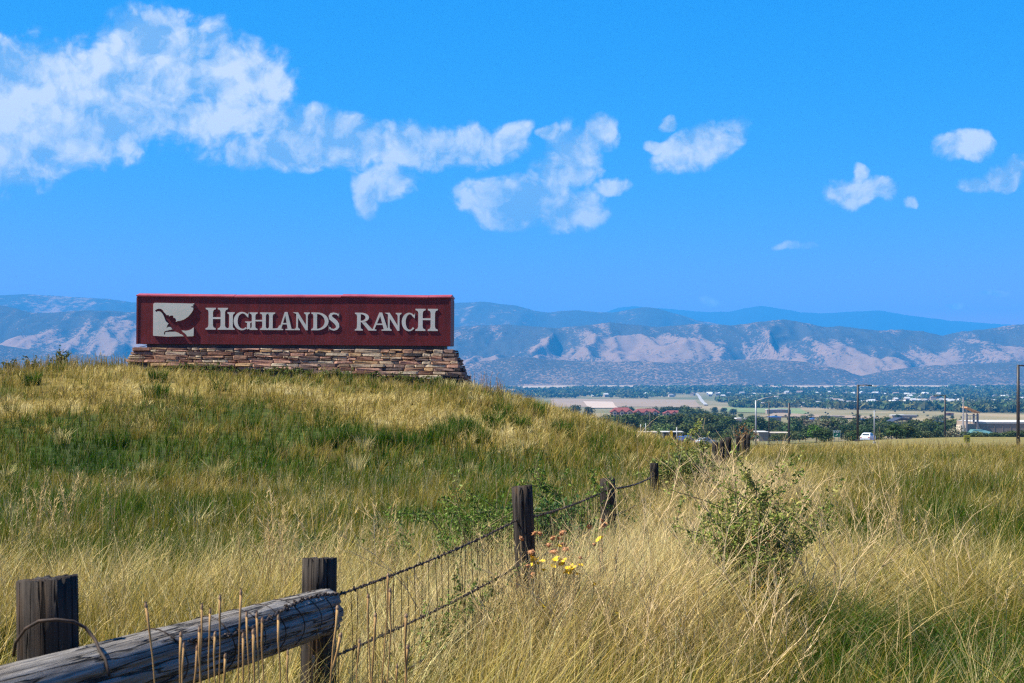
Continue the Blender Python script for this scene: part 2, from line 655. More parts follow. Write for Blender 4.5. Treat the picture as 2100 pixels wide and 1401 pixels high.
def build_ground():
    ys = np.concatenate([np.linspace(-400, -15, 12), np.linspace(-12, 2, 8), np.geomspace(2.6, 130, 300), np.geomspace(133, 9500, 230)])
    k = np.linspace(-1, 1, 201)
    k = np.sign(k) * np.abs(k) ** 1.15
    half = np.where(ys < 0, 120.0 - ys * .6, 120.0 * 0 + 30 + ys * 0.75)
    half = np.maximum(half, np.where(ys < 20, 30 + (20 - ys) * 4.0, 0))
    X = k[None, :] * half[:, None]
    Y = np.repeat(ys[:, None], len(k), 1)
    Z = ground(X, Y)
    v = np.stack([X, Y, Z], -1).reshape(-1, 3)
    nY, nX = X.shape
    i = np.arange(nY - 1)[:, None] * nX + np.arange(nX - 1)[None, :]
    a, b, c, d = i.ravel(), (i + 1).ravel(), (i + nX + 1).ravel(), (i + nX).ravel()
    tris = np.concatenate([np.stack([a, b, c], -1), np.stack([a, c, d], -1)])
    x, y = v[:, 0], v[:, 1]
    near = dry_col(np.clip(dryness(x, y), 0, 1)) * 0.45 + np.array([.02, .016, .008])
    # valley: dry meadow, irrigated green, stubble
    n = fbm2(x / 240, y / 900, 41, 4)
    n2 = fbm2(x / 60, y / 200, 44, 3)
    w = np.clip((n - .5) * 2.6 + (n2 - .5) * 1.2 + .5, 0, 1)[:, None]
    far = (1 - w) * np.array([.10, .105, .04]) + w * np.array([.26, .195, .105])
    # the open plain short of the first ridge is bleached grass
    p = (sstep(4700, 5600, y + 900 * (fbm2(x / 1500, y / 4000, 47, 2) - .5)))[:, None]
    far = far * (1 - p) + np.array([.36, .27, .175]) * p
    knoll = np.exp(-((x - 78) / 50) ** 2 - ((y - 232) / 60) ** 2)[:, None]
    far = far * (1 - knoll) + np.array([.15, .125, .035]) * knoll
    f = sstep(85, 190, y)[:, None]
    col = near * (1 - f) + far * f
    me = np_mesh('ground', v, tris, col, smooth=True)
    m, t, o = new_mat('meadow_soil')
    b = N(t, 'ShaderNodeBsdfPrincipled')
    b.inputs['Roughness'].default_value = 0.95
    b.inputs['Specular IOR Level'].default_value = 0.1
    t.links.new(b.outputs[0], o.inputs[0])
    atn = N(t, 'ShaderNodeAttribute', attribute_name='col')
    geo = N(t, 'ShaderNodeNewGeometry')
    nz = N(t, 'ShaderNodeTexNoise')
    nz.inputs['Scale'].default_value = 0.9
    nz.inputs['Detail'].default_value = 12
    nz.inputs['Roughness'].default_value = 0.7
    t.links.new(geo.outputs['Position'], nz.inputs['Vector'])
    mr = N(t, 'ShaderNodeMapRange')
    t.links.new(nz.outputs['Fac'], mr.inputs['Value'])
    mr.inputs['From Min'].default_value = .25
    mr.inputs['From Max'].default_value = .75
    mr.inputs['To Min'].default_value = .6
    mr.inputs['To Max'].default_value = 1.35
    mx = N(t, 'ShaderNodeMix', data_type='RGBA', blend_type='MULTIPLY')
    mx.inputs['Factor'].default_value = 1
    t.links.new(atn.outputs['Color'], mx.inputs['A'])
    t.links.new(mr.outputs[0], mx.inputs['B'])
    t.links.new(mx.outputs['Result'], b.inputs['Base Color'])
    o_ = link_mesh('ground', me, m)
    tag(o_, 'rolling meadow ground falling away to a wide valley', None, None, 'structure')


build_ground()


# ------------------------------------------------------------------ hills and mountains
def hill_material(name, speck_scale, speck=0.5):
    m, t, o = new_mat(name)
    L = t.links
    b = N(t, 'ShaderNodeBsdfDiffuse')
    L.new(b.outputs[0], o.inputs[0])
    a = N(t, 'ShaderNodeAttribute', attribute_name='col')       # red channel: how wooded
    sep = N(t, 'ShaderNodeSeparateColor')
    L.new(a.outputs['Color'], sep.inputs[0])
    g = N(t, 'ShaderNodeNewGeometry')
    n = N(t, 'ShaderNodeTexNoise')
    n.inputs['Scale'].default_value = speck_scale
    n.inputs['Detail'].default_value = 5
    n.inputs['Roughness'].default_value = 0.75
    L.new(g.outputs['Position'], n.inputs['Vector'])
    s = math_node(t, 'ADD', sep.outputs[0], math_node(t, 'MULTIPLY', math_node(t, 'SUBTRACT', n.outputs['Fac'], .5), 4.2 * speck))
    mr = N(t, 'ShaderNodeMapRange', interpolation_type='SMOOTHSTEP')
    L.new(s, mr.inputs['Value'])
    mr.inputs['From Min'].default_value = 0.30
    mr.inputs['From Max'].default_value = 0.68
    n2 = N(t, 'ShaderNodeTexNoise')
    n2.inputs['Scale'].default_value = speck_scale / 30
    n2.inputs['Detail'].default_value = 4
    L.new(g.outputs['Position'], n2.inputs['Vector'])
    dry = N(t, 'ShaderNodeMix', data_type='RGBA')
    L.new(n2.outputs['Fac'], dry.inputs['Factor'])
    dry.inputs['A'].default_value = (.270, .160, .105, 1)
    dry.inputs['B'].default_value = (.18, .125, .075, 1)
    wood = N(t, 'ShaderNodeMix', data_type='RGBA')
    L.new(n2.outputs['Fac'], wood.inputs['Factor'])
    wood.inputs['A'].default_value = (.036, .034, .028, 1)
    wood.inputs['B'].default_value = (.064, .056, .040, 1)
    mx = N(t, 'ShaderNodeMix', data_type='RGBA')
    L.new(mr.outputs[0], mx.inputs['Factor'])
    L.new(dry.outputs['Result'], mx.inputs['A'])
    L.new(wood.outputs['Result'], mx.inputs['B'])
    L.new(mx.outputs['Result'], b.inputs['Color'])
    return m


def mountain_range(name, label, prof, y0, yr, yb, foot, gully, sx, seed, forest, speck_scale, nx=620, ny=80, speck=.5, kmax=0.62, fine=0.0):
    px = np.array([p[0] for p in prof], float)
    py = np.array([p[1] for p in prof], float)
    k = np.linspace(-kmax, kmax, nx)
    ppx = HX + k * F
    crest = np.interp(ppx, px, py)
    # outside the frame the skyline goes on in the same manner
    out = np.clip((np.abs(ppx - HX) - 1050) / 400, 0, 1)
    crest = crest + out * (fbm2(ppx / 130, ppx * 0 + seed, seed, 3) - .5) * 40
    crest = crest + (fbm2(ppx / 14.0, ppx * 0 + 3.3, seed + 3, 3) - .5) * 2.2
    ridge_y = yr * (1 + 0.05 * (fbm2(k * 9, k * 0 + 1.5, seed + 5, 2) - .5))
    zr = CAMZ + (HY - crest) / F * ridge_y
    t = np.concatenate([np.linspace(0, 1, ny), np.linspace(1.06, 1.8, 10)])
    T = np.repeat(t[:, None], nx, 1)
    K = np.repeat(k[None, :], len(t), 0)
    fr = y0 * (1 + 0.10 * (fbm2(k * 7, k * 0 + 9.5, seed + 7, 3) - .5))
    Y = np.where(T <= 1, fr[None, :] + (ridge_y - fr)[None, :] * T, ridge_y[None, :] + (yb - ridge_y)[None, :] * (T - 1) / .8)
    X = K * Y
    f0 = foot if np.isscalar(foot) else np.interp(ppx, [p[0] for p in foot], [p[1] for p in foot])
    z0 = f0 * np.ones(nx)
    # spurs running down towards the plain
    warp = (fbm2(X / sx * .6, Y / (sx * 1.6), seed + 11, 3) - .5) * 1.6
    r1 = 1 - np.abs(2 * fbm2(X / sx + warp, Y / (sx * 3.0), seed, 2, .4) - 1)
    r2 = 1 - np.abs(2 * fbm2(X / (sx * .42) + warp, Y / (sx * 1.1), seed + 2, 3) - 1)
    relief = (r1 - .72) * 1.0 + (r2 - .75) * .45
    env = np.sin(np.pi * np.clip(T, 0, 1)) ** 0.8
    shape = np.clip(T, 0, 1)
    shape = shape ** 1.25 * .55 + sstep(0, 1, shape) * .45
    H = (zr - z0)[None, :]
    Z = z0[None, :] + H * shape + H * gully * relief * env
    Z = np.where(T > 1, z0[None, :] + H * (1 - sstep(1, 1.8, T)) * .985, Z)
    if fine:
        Z = Z + fine * (fbm2(X / (sx * .12), Y / (sx * .12), seed + 20, 3) - .5) * np.clip(T * 8, 0, 1)
    Z[0, :] = z0 - 25
    v = np.stack([X, Y, Z], -1).reshape(-1, 3)
    nT = len(t)
    i = np.arange(nT - 1)[:, None] * nx + np.arange(nx - 1)[None, :]
    a, b, c, d = i.ravel(), (i + 1).ravel(), (i + nx + 1).ravel(), (i + nx).ravel()
    tris = np.concatenate([np.stack([a, b, c], -1), np.stack([a, c, d], -1)])
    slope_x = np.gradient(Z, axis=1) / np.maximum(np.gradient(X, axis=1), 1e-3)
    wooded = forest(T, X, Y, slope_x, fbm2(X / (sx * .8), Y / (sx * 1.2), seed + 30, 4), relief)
    col = np.repeat(np.clip(wooded, 0, 1).reshape(-1, 1), 3, 1)
    me = np_mesh(name, v, tris, col, smooth=True)
    o = link_mesh(name, me, hill_material(name + '_cover', speck_scale, speck))
    tag(o, label, None, None, 'structure')
    return o


mountain_range('mountains', 'pale blue high peaks along the skyline', [(0, 660), (900, 655), (1180, 650), (1240, 641), (1270, 631), (1300, 628), (1335, 632), (1380, 634), (1440, 640), (1500, 639), (1530, 632), (1562, 627), (1600, 633), (1640, 640), (1690, 643), (1750, 639), (1805, 637), (1850, 645), (1900, 651), (1950, 658), (2010, 662), (2100, 668)],
               18600, 21000, 22600, -15, .16, 2600, 101, lambda T, X, Y, s, n, r: .95 + 0 * T, .006, nx=420, ny=40)
mountain_range('hills', 'blue forested hills behind the foothills', [(-200, 612), (0, 606), (50, 603), (150, 609), (220, 613), (280, 621), (380, 634), (500, 640), (700, 640), (850, 632), (930, 622), (990, 619), (1060, 627), (1100, 638), (1125, 641), (1160, 637), (1190, 636.5), (1225, 640), (1262, 641), (1295, 634), (1320, 629), (1345, 632), (1385, 643), (1430, 657), (1500, 668), (1700, 690), (2100, 700)],
               10800, 12800, 14400, -15, .30, 850, 202, lambda T, X, Y, s, n, r: .74 + (n - .5) * .9 - .15 * (s > .12), .012, nx=560, ny=56)
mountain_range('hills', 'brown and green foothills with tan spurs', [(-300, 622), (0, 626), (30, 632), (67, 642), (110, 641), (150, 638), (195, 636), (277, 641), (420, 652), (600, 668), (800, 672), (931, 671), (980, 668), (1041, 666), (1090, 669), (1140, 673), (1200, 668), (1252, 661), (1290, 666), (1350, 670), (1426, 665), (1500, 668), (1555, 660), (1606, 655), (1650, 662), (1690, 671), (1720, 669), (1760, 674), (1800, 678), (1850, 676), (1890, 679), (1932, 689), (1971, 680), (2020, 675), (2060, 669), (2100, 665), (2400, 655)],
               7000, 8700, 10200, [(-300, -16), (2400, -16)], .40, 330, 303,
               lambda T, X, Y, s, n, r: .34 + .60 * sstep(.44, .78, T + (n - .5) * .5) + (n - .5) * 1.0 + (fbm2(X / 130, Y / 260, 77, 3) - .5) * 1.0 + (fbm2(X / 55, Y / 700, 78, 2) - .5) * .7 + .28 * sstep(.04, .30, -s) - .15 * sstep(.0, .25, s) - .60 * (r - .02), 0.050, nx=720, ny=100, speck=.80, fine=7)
mountain_range('hills', 'low dark hogback ridge speckled with trees', [(-300, 712), (0, 708), (60, 716), (140, 724), (280, 735), (700, 752), (930, 752), (985, 742), (1060, 731), (1130, 737), (1200, 742), (1300, 741), (1380, 745), (1450, 741), (1520, 737), (1600, 738), (1660, 744), (1720, 755), (1765, 772), (1800, 764), (1850, 756), (1920, 749), (1990, 746), (2050, 744), (2100, 741), (2400, 730)],
               6250, 6750, 7300, -26, .34, 280, 404,
               lambda T, X, Y, s, n, r: .74 + (n - .5) * .8 + .08 * sstep(.5, 1, T) - .75 * (1 - sstep(.03, .16, T + (n - .5) * .12)), 0.065, nx=640, ny=60, speck=.95, fine=9)


# ------------------------------------------------------------------ haze: one closed box of thin air round everything on the ground
def build_haze():
    mb = MB()
    mb.box(-17000, 17000, -500, 23000, -66, 1150)
    m, t, o = new_mat('haze_air')
    pv = N(t, 'ShaderNodeVolumePrincipled')
    pv.inputs['Color'].default_value = HAZE_COL
    pv.inputs['Density'].default_value = HAZE_DENSITY
    pv.inputs['Anisotropy'].default_value = 0.0
    t.links.new(pv.outputs[0], o.inputs['Volume'])
    tag(mb.build('haze', m), 'thin blue haze over the valley and the far hills', None, None, 'stuff')


HAZE_COL = (.040, .385, .88, 1)
HAZE_DENSITY = 9.3e-5
build_haze()


# ------------------------------------------------------------------ the sign on the mound
TH = math.radians(4.5)
SC, SS = math.cos(TH), math.sin(TH)


def sign_ends():
    yA, yB = 54.4, 53.6
    for _ in range(30):
        xA, xB = (280 - HX) / F * yA, (922 - HX) / F * yB
        Lx = (xB - xA) / SC
        yA, yB = 54 + Lx / 2 * SS, 54 - Lx / 2 * SS
    return xA, yA, Lx


SXA, SYA, SL = sign_ends()
TILT = math.radians(0.50)
SZ0 = 1.75        # local z=0 of the sign


def su(px):
    k = (px - HX) / F
    return (k * SYA - SXA) / (SC + k * SS)


def build_panel_materials():
    m, t, o = new_mat('red_painted_metal')
    L = t.links
    b = N(t, 'ShaderNodeBsdfPrincipled')
    b.inputs['Roughness'].default_value = .55
    b.inputs['Specular IOR Level'].default_value = .35
    L.new(b.outputs[0], o.inputs[0])
    tc = N(t, 'ShaderNodeTexCoord')
    mp = N(t, 'ShaderNodeMapping')
    mp.inputs['Scale'].default_value = (1.4, 1.0, .55)
    L.new(tc.outputs['Object'], mp.inputs[0])
    n = N(t, 'ShaderNodeTexNoise')
    n.inputs['Scale'].default_value = 1.3
    n.inputs['Detail'].default_value = 6
    n.inputs['Roughness'].default_value = .62
    L.new(mp.outputs[0], n.inputs['Vector'])
    r = N(t, 'ShaderNodeValToRGB')
    r.color_ramp.elements[0].position = .3
    r.color_ramp.elements[0].color = (.082, .004, .006, 1)
    r.color_ramp.elements[1].position = .72
    r.color_ramp.elements[1].color = (.145, .008, .008, 1)
    L.new(n.outputs['Fac'], r.inputs[0])
    # rain streaks
    mps = N(t, 'ShaderNodeMapping')
    mps.inputs['Scale'].default_value = (9.0, 1, .35)
    L.new(tc.outputs['Object'], mps.inputs[0])
    ns = N(t, 'ShaderNodeTexNoise')
    ns.inputs['Scale'].default_value = 1.6
    ns.inputs['Detail'].default_value = 5
    L.new(mps.outputs[0], ns.inputs['Vector'])
    ms_ = N(t, 'ShaderNodeMapRange')
    L.new(ns.outputs['Fac'], ms_.inputs['Value'])
    ms_.inputs['From Min'].default_value = .3
    ms_.inputs['From Max'].default_value = .7
    ms_.inputs['To Min'].default_value = .72
    ms_.inputs['To Max'].default_value = 1.22
    st = N(t, 'ShaderNodeMix', data_type='RGBA', blend_type='MULTIPLY')
    st.inputs['Factor'].default_value = 1
    L.new(r.outputs[0], st.inputs['A'])
    L.new(ms_.outputs[0], st.inputs['B'])
    # worn pale scuffs
    n2 = N(t, 'ShaderNodeTexNoise')
    n2.inputs['Scale'].default_value = 2.3
    n2.inputs['Detail'].default_value = 9
    n2.inputs['Roughness'].default_value = .7
    mp2 = N(t, 'ShaderNodeMapping')
    mp2.inputs['Scale'].default_value = (2.0, 1, .8)
    mp2.inputs['Location'].default_value = (3.1, 0, 1.7)
    L.new(tc.outputs['Object'], mp2.inputs[0])
    L.new(mp2.outputs[0], n2.inputs['Vector'])
    mr = N(t, 'ShaderNodeMapRange', interpolation_type='SMOOTHSTEP')
    L.new(n2.outputs['Fac'], mr.inputs['Value'])
    mr.inputs['From Min'].default_value = .66
    mr.inputs['From Max'].default_value = .74
    mr.inputs['To Max'].default_value = .55
    mx = N(t, 'ShaderNodeMix', data_type='RGBA')
    L.new(mr.outputs[0], mx.inputs['Factor'])
    L.new(st.outputs['Result'], mx.inputs['A'])
    mx.inputs['B'].default_value = (.30, .17, .17, 1)
    L.new(mx.outputs['Result'], b.inputs['Base Color'])
    # slight oil-canning of the sheet
    n3 = N(t, 'ShaderNodeTexNoise')
    n3.inputs['Scale'].default_value = .9
    n3.inputs['Detail'].default_value = 2
    L.new(tc.outputs['Object'], n3.inputs['Vector'])
    bp = N(t, 'ShaderNodeBump')
    bp.inputs['Strength'].default_value = .5
    bp.inputs['Distance'].default_value = .05
    L.new(n3.outputs['Fac'], bp.inputs['Height'])
    L.new(bp.outputs[0], b.inputs['Normal'])
    M['red_panel'] = m
    M['red_cap'] = noisy('sunlit_red_cap', (.20, .022, .028), (.32, .06, .065), 1.2, rough=.5)  # cap red made lighter: sun on the sign's top put into the colour
    M['cream'] = noisy('letter_face', (.47, .475, .40), (.57, .575, .49), 1.5, rough=.45)
    M['cream_logo'] = noisy('emblem_face', (.46, .47, .38), (.55, .56, .47), .9, rough=.45)
    M['scuff'] = noisy('bare_scuff', (.30, .12, .12), (.45, .30, .31), 9)


build_panel_materials()

# --- stone colours: many browns, pinks, buffs and a few near-black ones
def build_stone_material():
    m, t, o = new_mat('ledge_stone')
    L = t.links
    b = N(t, 'ShaderNodeBsdfPrincipled')
    b.inputs['Roughness'].default_value = .9
    b.inputs['Specular IOR Level'].default_value = .2
    L.new(b.outputs[0], o.inputs[0])
    oi = N(t, 'ShaderNodeObjectInfo')
    r = N(t, 'ShaderNodeValToRGB')
    r.color_ramp.interpolation = 'CONSTANT'
    cols = [(.050, .042, .040), (.19, .095, .06), (.34, .19, .115), (.40, .22, .15), (.26, .165, .10), (.50, .31, .15), (.31, .20, .14), (.52, .41, .27), (.20, .125, .095), (.44, .24, .16), (.38, .28, .18), (.12, .085, .07)]
    r.color_ramp.elements[0].color = (*cols[0], 1)
    r.color_ramp.elements[1].position = 1 / 12
    r.color_ramp.elements[1].color = (*cols[1], 1)
    for i in range(2, 12):
        e = r.color_ramp.elements.new(i / 12)
        e.color = (*cols[i], 1)
    L.new(oi.outputs['Random'], r.inputs[0])
    g = N(t, 'ShaderNodeNewGeometry')
    n = N(t, 'ShaderNodeTexNoise')
    n.inputs['Scale'].default_value = 9
    n.inputs['Detail'].default_value = 8
    n.inputs['Roughness'].default_value = .7
    L.new(g.outputs['Position'], n.inputs['Vector'])
    mr = N(t, 'ShaderNodeMapRange')
    L.new(n.outputs['Fac'], mr.inputs['Value'])
    mr.inputs['From Min'].default_value = .25
    mr.inputs['From Max'].default_value = .75
    mr.inputs['To Min'].default_value = .40
    mr.inputs['To Max'].default_value = 1.15
    mx = N(t, 'ShaderNodeMix', data_type='RGBA', blend_type='MULTIPLY')
    mx.inputs['Factor'].default_value = 1
    L.new(r.outputs[0], mx.inputs['A'])
    L.new(mr.outputs[0], mx.inputs['B'])
    L.new(mx.outputs['Result'], b.inputs['Base Color'])
    bp = N(t, 'ShaderNodeBump')
    bp.inputs['Strength'].default_value = .8
    bp.inputs['Distance'].default_value = .03
    L.new(n.outputs['Fac'], bp.inputs['Height'])
    L.new(bp.outputs[0], b.inputs['Normal'])
    M['stone'] = m
    M['mortar'] = noisy('stone_core', (.03, .024, .02), (.06, .048, .04), 8)


build_stone_material()


def stone_meshes(n):
    out = []
    for i in range(n):
        bm = bmesh.new()
        bmesh.ops.create_cube(bm, size=1.0)
        bmesh.ops.bevel(bm, geom=list(bm.edges), offset=random.uniform(.07, .13), segments=1, affect='EDGES')
        for v in bm.verts:
            v.co.x += random.uniform(-.045, .045)
            v.co.y += random.uniform(-.07, .07)
            v.co.z += random.uniform(-.06, .06)
        me = bpy.data.meshes.new('stone')
        bm.to_mesh(me)
        bm.free()
        me.materials.append(M['stone'])
        out.append(me)
    return out


PXM = 54.0 / F         # metres per photo pixel at the sign


def glyph_polys(ch, x0, x1, b, tp):
    """Outlines of a bracketed roman capital filling x0..x1, baseline b, top tp (photo pixels, y up)."""
    w, h = x1 - x0, tp - b
    t = .075 * h          # serif thickness
    P = []

    def stem(c, wd, s, y0=b, y1=tp, foot=True, head=True):
        l, r_ = c - wd / 2, c + wd / 2
        pts = []
        if foot:
            pts += [(l - s, y0), (r_ + s, y0), (r_ + s, y0 + t * .8), (r_ + s * .25, y0 + t * 1.4), (r_, y0 + t * 2.6)]
        else:
            pts += [(l, y0), (r_, y0)]
        if head:
            pts += [(r_, y1 - t * 2.6), (r_ + s * .25, y1 - t * 1.4), (r_ + s, y1 - t * .8), (r_ + s, y1), (l - s, y1), (l - s, y1 - t * .8), (l - s * .25, y1 - t * 1.4), (l, y1 - t * 2.6)]
        else:
            pts += [(r_, y1), (l, y1)]
        if foot:
            pts += [(l, y0 + t * 2.6), (l - s * .25, y0 + t * 1.4), (l - s, y0 + t * .8)]
        return pts

    def ring(cx, cy, rx, ry, ix, iy, icx, a0, a1, n=22):
        out = []
        for i in range(n):
            p = math.radians(a0 + (a1 - a0) * i / n)
            q = math.radians(a0 + (a1 - a0) * (i + 1) / n)
            out.append([(cx + rx * math.cos(p), cy + ry * math.sin(p)), (cx + rx * math.cos(q), cy + ry * math.sin(q)),
                        (icx + ix * math.cos(q), cy + iy * math.sin(q)), (icx + ix * math.cos(p), cy + iy * math.sin(p))])
        return out

    sw = .205 * h         # thick stroke
    tw = .085 * h         # thin stroke
    if ch == 'H':
        s = .13 * h
        sw = .20 * h
        c0, c1 = x0 + s + sw / 2, x1 - s - sw / 2
        P += [stem(c0, sw, s), stem(c1, sw, s)]
        mid = b + h * .53
        P.append([(c0 + sw / 2, mid - tw / 2), (c1 - sw / 2, mid - tw / 2), (c1 - sw / 2, mid + tw / 2), (c0 + sw / 2, mid + tw / 2)])
    elif ch == 'I':
        P.append(stem((x0 + x1) / 2, sw, w / 2 - sw / 2))
    elif ch == 'L':
        s = .14 * h
        c = x0 + s + sw / 2
        r_ = c + sw / 2
        pts = [(x0, b), (x1, b), (x1 + .02 * h, b + .27 * h), (x1 - .05 * h, b + .27 * h), (x1 - .16 * h, b + tw * 1.2), (r_, b + tw), (r_, tp - t * 2.6), (r_ + s * .25, tp - t * 1.4), (r_ + s, tp - t * .8), (r_ + s, tp), (x0, tp), (x0, tp - t * .8), (c - sw / 2 - s * .25, tp - t * 1.4), (c - sw / 2, tp - t * 2.6), (c - sw / 2, b + t * 2.6), (c - sw / 2 - s * .25, b + t * 1.4), (x0, b + t * .8)]
        P.append(pts)
    elif ch == 'A':
        ax = x0 + w * .50
        T = (ax - .07 * h, tp)
        T2 = (ax + .09 * h, tp)
        y0 = b + t
        r0, r1 = x1 - .13 * h - sw * 1.05, x1 - .13 * h
        P.append([(r0, y0), (r1, y0), T2, T])
        l0, l1 = x0 + .09 * h, x0 + .09 * h + tw * 1.25
        # the thin leg meets the thick one along its left edge
        fr = .80
        Q = (r0 + (T[0] - r0) * fr, y0 + (tp - y0) * fr)
        P.append([(l0, y0), (l1, y0), Q, T])
        f = .26
        f2 = .26 + tw / h
        def lx(ff):
            return l1 + (Q[0] - l1) * (ff / fr)
        def rx_(ff):
            return r0 + (T[0] - r0) * ff
        P.append([(lx(f), y0 + f * (tp - y0)), (rx_(f), y0 + f * (tp - y0)), (rx_(f2), y0 + f2 * (tp - y0)), (lx(f2), y0 + f2 * (tp - y0))])
        P.append([(x0 - .02 * h, b), (x0 + .30 * h, b), (x0 + .30 * h, b + t * .8), (l1, y0), (l0, y0), (x0 - .02 * h, b + t * .8)])
        P.append([(r0 - .12 * h, b), (x1 + .03 * h, b), (x1 + .03 * h, b + t * .8), (r1, y0), (r0, y0), (r0 - .12 * h, b + t * .8)])
    elif ch == 'N':
        s = .11 * h
        ls, rs = x0 + .19 * h, x1 - .19 * h
        P.append(stem(ls + tw / 2, tw * 1.2, s, head=False, y1=tp - .02 * h))
        P.append(stem(rs - tw / 2, tw * 1.2, s, foot=False))
        a1, b0 = ls + tw / 2 + tw * .6, rs - tw / 2 - tw * .6
        d = sw * 1.55
        P.append([(a1, tp - d), (a1, tp), (b0, b + d * .92), (b0, b - .02 * h)])
        P.append([(x0 - .02 * h, tp), (ls + tw / 2 - tw * .6, tp - .09 * h), (ls + tw / 2 - tw * .6, tp - .02 * h), (a1, tp - .02 * h), (a1, tp), (x0, tp)][::-1])
    elif ch == 'D':
        s = .12 * h
        c = x0 + s + sw / 2
        P.append([(x0, b), (c + sw / 2, b), (c + sw / 2, tp), (x0, tp), (x0, tp - t * .8), (c - sw / 2 - s * .25, tp - t * 1.4), (c - sw / 2, tp - t * 2.6), (c - sw / 2, b + t * 2.6), (c - sw / 2 - s * .25, b + t * 1.4), (x0, b + t * .8)])
        cx = c + sw / 2
        P += ring(cx, (b + tp) / 2, x1 - cx, h / 2, x1 - cx - sw * 1.05, h / 2 - tw, cx, -90, 90)
    elif ch == 'R':
        s = .12 * h
        c = x0 + s + sw / 2
        P.append(stem(c, sw, s)[:5] + [(c + sw / 2, tp), (x0, tp), (x0, tp - t * .8), (c - sw / 2 - s * .25, tp - t * 1.4), (c - sw / 2, tp - t * 2.6), (c - sw / 2, b + t * 2.6), (c - sw / 2 - s * .25, b + t * 1.4), (x0, b + t * .8)])
        cx = c + sw / 2
        bw = x0 + w * .74 - cx
        mid = b + h * .46
        P += ring(cx, (mid + tp) / 2, bw, (tp - mid) / 2, bw - sw * .95, (tp - mid) / 2 - tw, cx, -90, 90, 16)
        lx0 = cx + bw * .12
        P.append([(lx0, mid), (x1 - .30 * h, b), (x1, b), (x1, b + t * .7), (x1 - .10 * h, b + t * 1.1), (lx0 + sw * 1.15, mid + .004 * h)])
    elif ch in 'CG':
        cx, cyy = x0 + w * .53, (b + tp) / 2
        rx, ry = w * .53, h / 2 * 1.02
        a1 = 318 if ch == 'C' else 308
        P += ring(cx, cyy, rx, ry, rx - sw * .86, ry - tw, cx + sw * .20, 46, a1, 30)
        e = math.radians(46)
        ex, ey = cx + rx * math.cos(e), cyy + ry * math.sin(e)
        fx_, fy_ = cx + sw * .20 + (rx - sw * .86) * math.cos(e), cyy + (ry - tw) * math.sin(e)
        P.append([(fx_, fy_), (ex + .035 * h, ey - .17 * h), (ex + .06 * h, tp + .01 * h), (ex, ey)])
        if ch == 'G':
            q = math.radians(a1)
            gx = cx + rx * math.cos(q)
            P.append([(gx + .01 * h, b + .03 * h), (gx + sw * .9, b + .09 * h), (gx + sw * .9, b + h * .40), (gx + sw * 1.35, b + h * .44), (gx + sw * 1.35, b + h * .48), (gx - sw * .5, b + h * .48), (gx - sw * .5, b + h * .44), (gx + .01 * h, b + h * .40)])
    elif ch == 'S':
        cx = (x0 + x1) / 2
        pts = [(x1 - .08 * w, tp - .17 * h, .05), (x1 - .22 * w, tp - .075 * h, .08), (cx - .02 * w, tp - .045 * h, .095), (x0 + .24 * w, tp - .085 * h, .14), (x0 + .14 * w, tp - .19 * h, .19), (x0 + .20 * w, tp - .31 * h, .215), (cx - .04 * w, tp - .43 * h, .225), (cx + .18 * w, tp - .54 * h, .225),
               (x1 - .17 * w, tp - .66 * h, .215), (x1 - .13 * w, tp - .79 * h, .18), (x1 - .25 * w, tp - .90 * h, .13), (cx, tp - .955 * h, .095), (x0 + .22 * w, tp - .92 * h, .085), (x0 + .09 * w, tp - .80 * h, .05)]
        L_, R_ = [], []
        for i, (x, y, wd) in enumerate(pts):
            p0, p1 = pts[max(i - 1, 0)], pts[min(i + 1, len(pts) - 1)]
            dx, dy = p1[0] - p0[0], p1[1] - p0[1]
            ln = math.hypot(dx, dy)
            nx_, ny_ = -dy / ln, dx / ln
            L_.append((x + nx_ * wd * h / 2, y + ny_ * wd * h / 2))
            R_.append((x - nx_ * wd * h / 2, y - ny_ * wd * h / 2))
        for i in range(len(pts) - 1):
            P.append([L_[i], L_[i + 1], R_[i + 1], R_[i]])
        P.append([L_[0], R_[0], (x1 - .02 * w, tp - .32 * h), (x1 + .0 * w, tp + .01 * h)])
        P.append([L_[-1], R_[-1], (x0 + .01 * w, b - .01 * h), (x0 - .01 * w, b + .33 * h)][::-1])
    return P


def plate(name, polys, mat, parent, depth=.045, y=0.0):
    """Polygons in photo pixels on the sign face, as raised plates."""
    mb = MB()
    for poly in polys:
        mb.prism([(su(p[0]), PANEL0 + p[1] * PXM) for p in poly], y - depth, y)
    return mb.build(name, mat, parent)


PANEL0, PANEL1 = 1.40, 3.215      # local heights of the red box


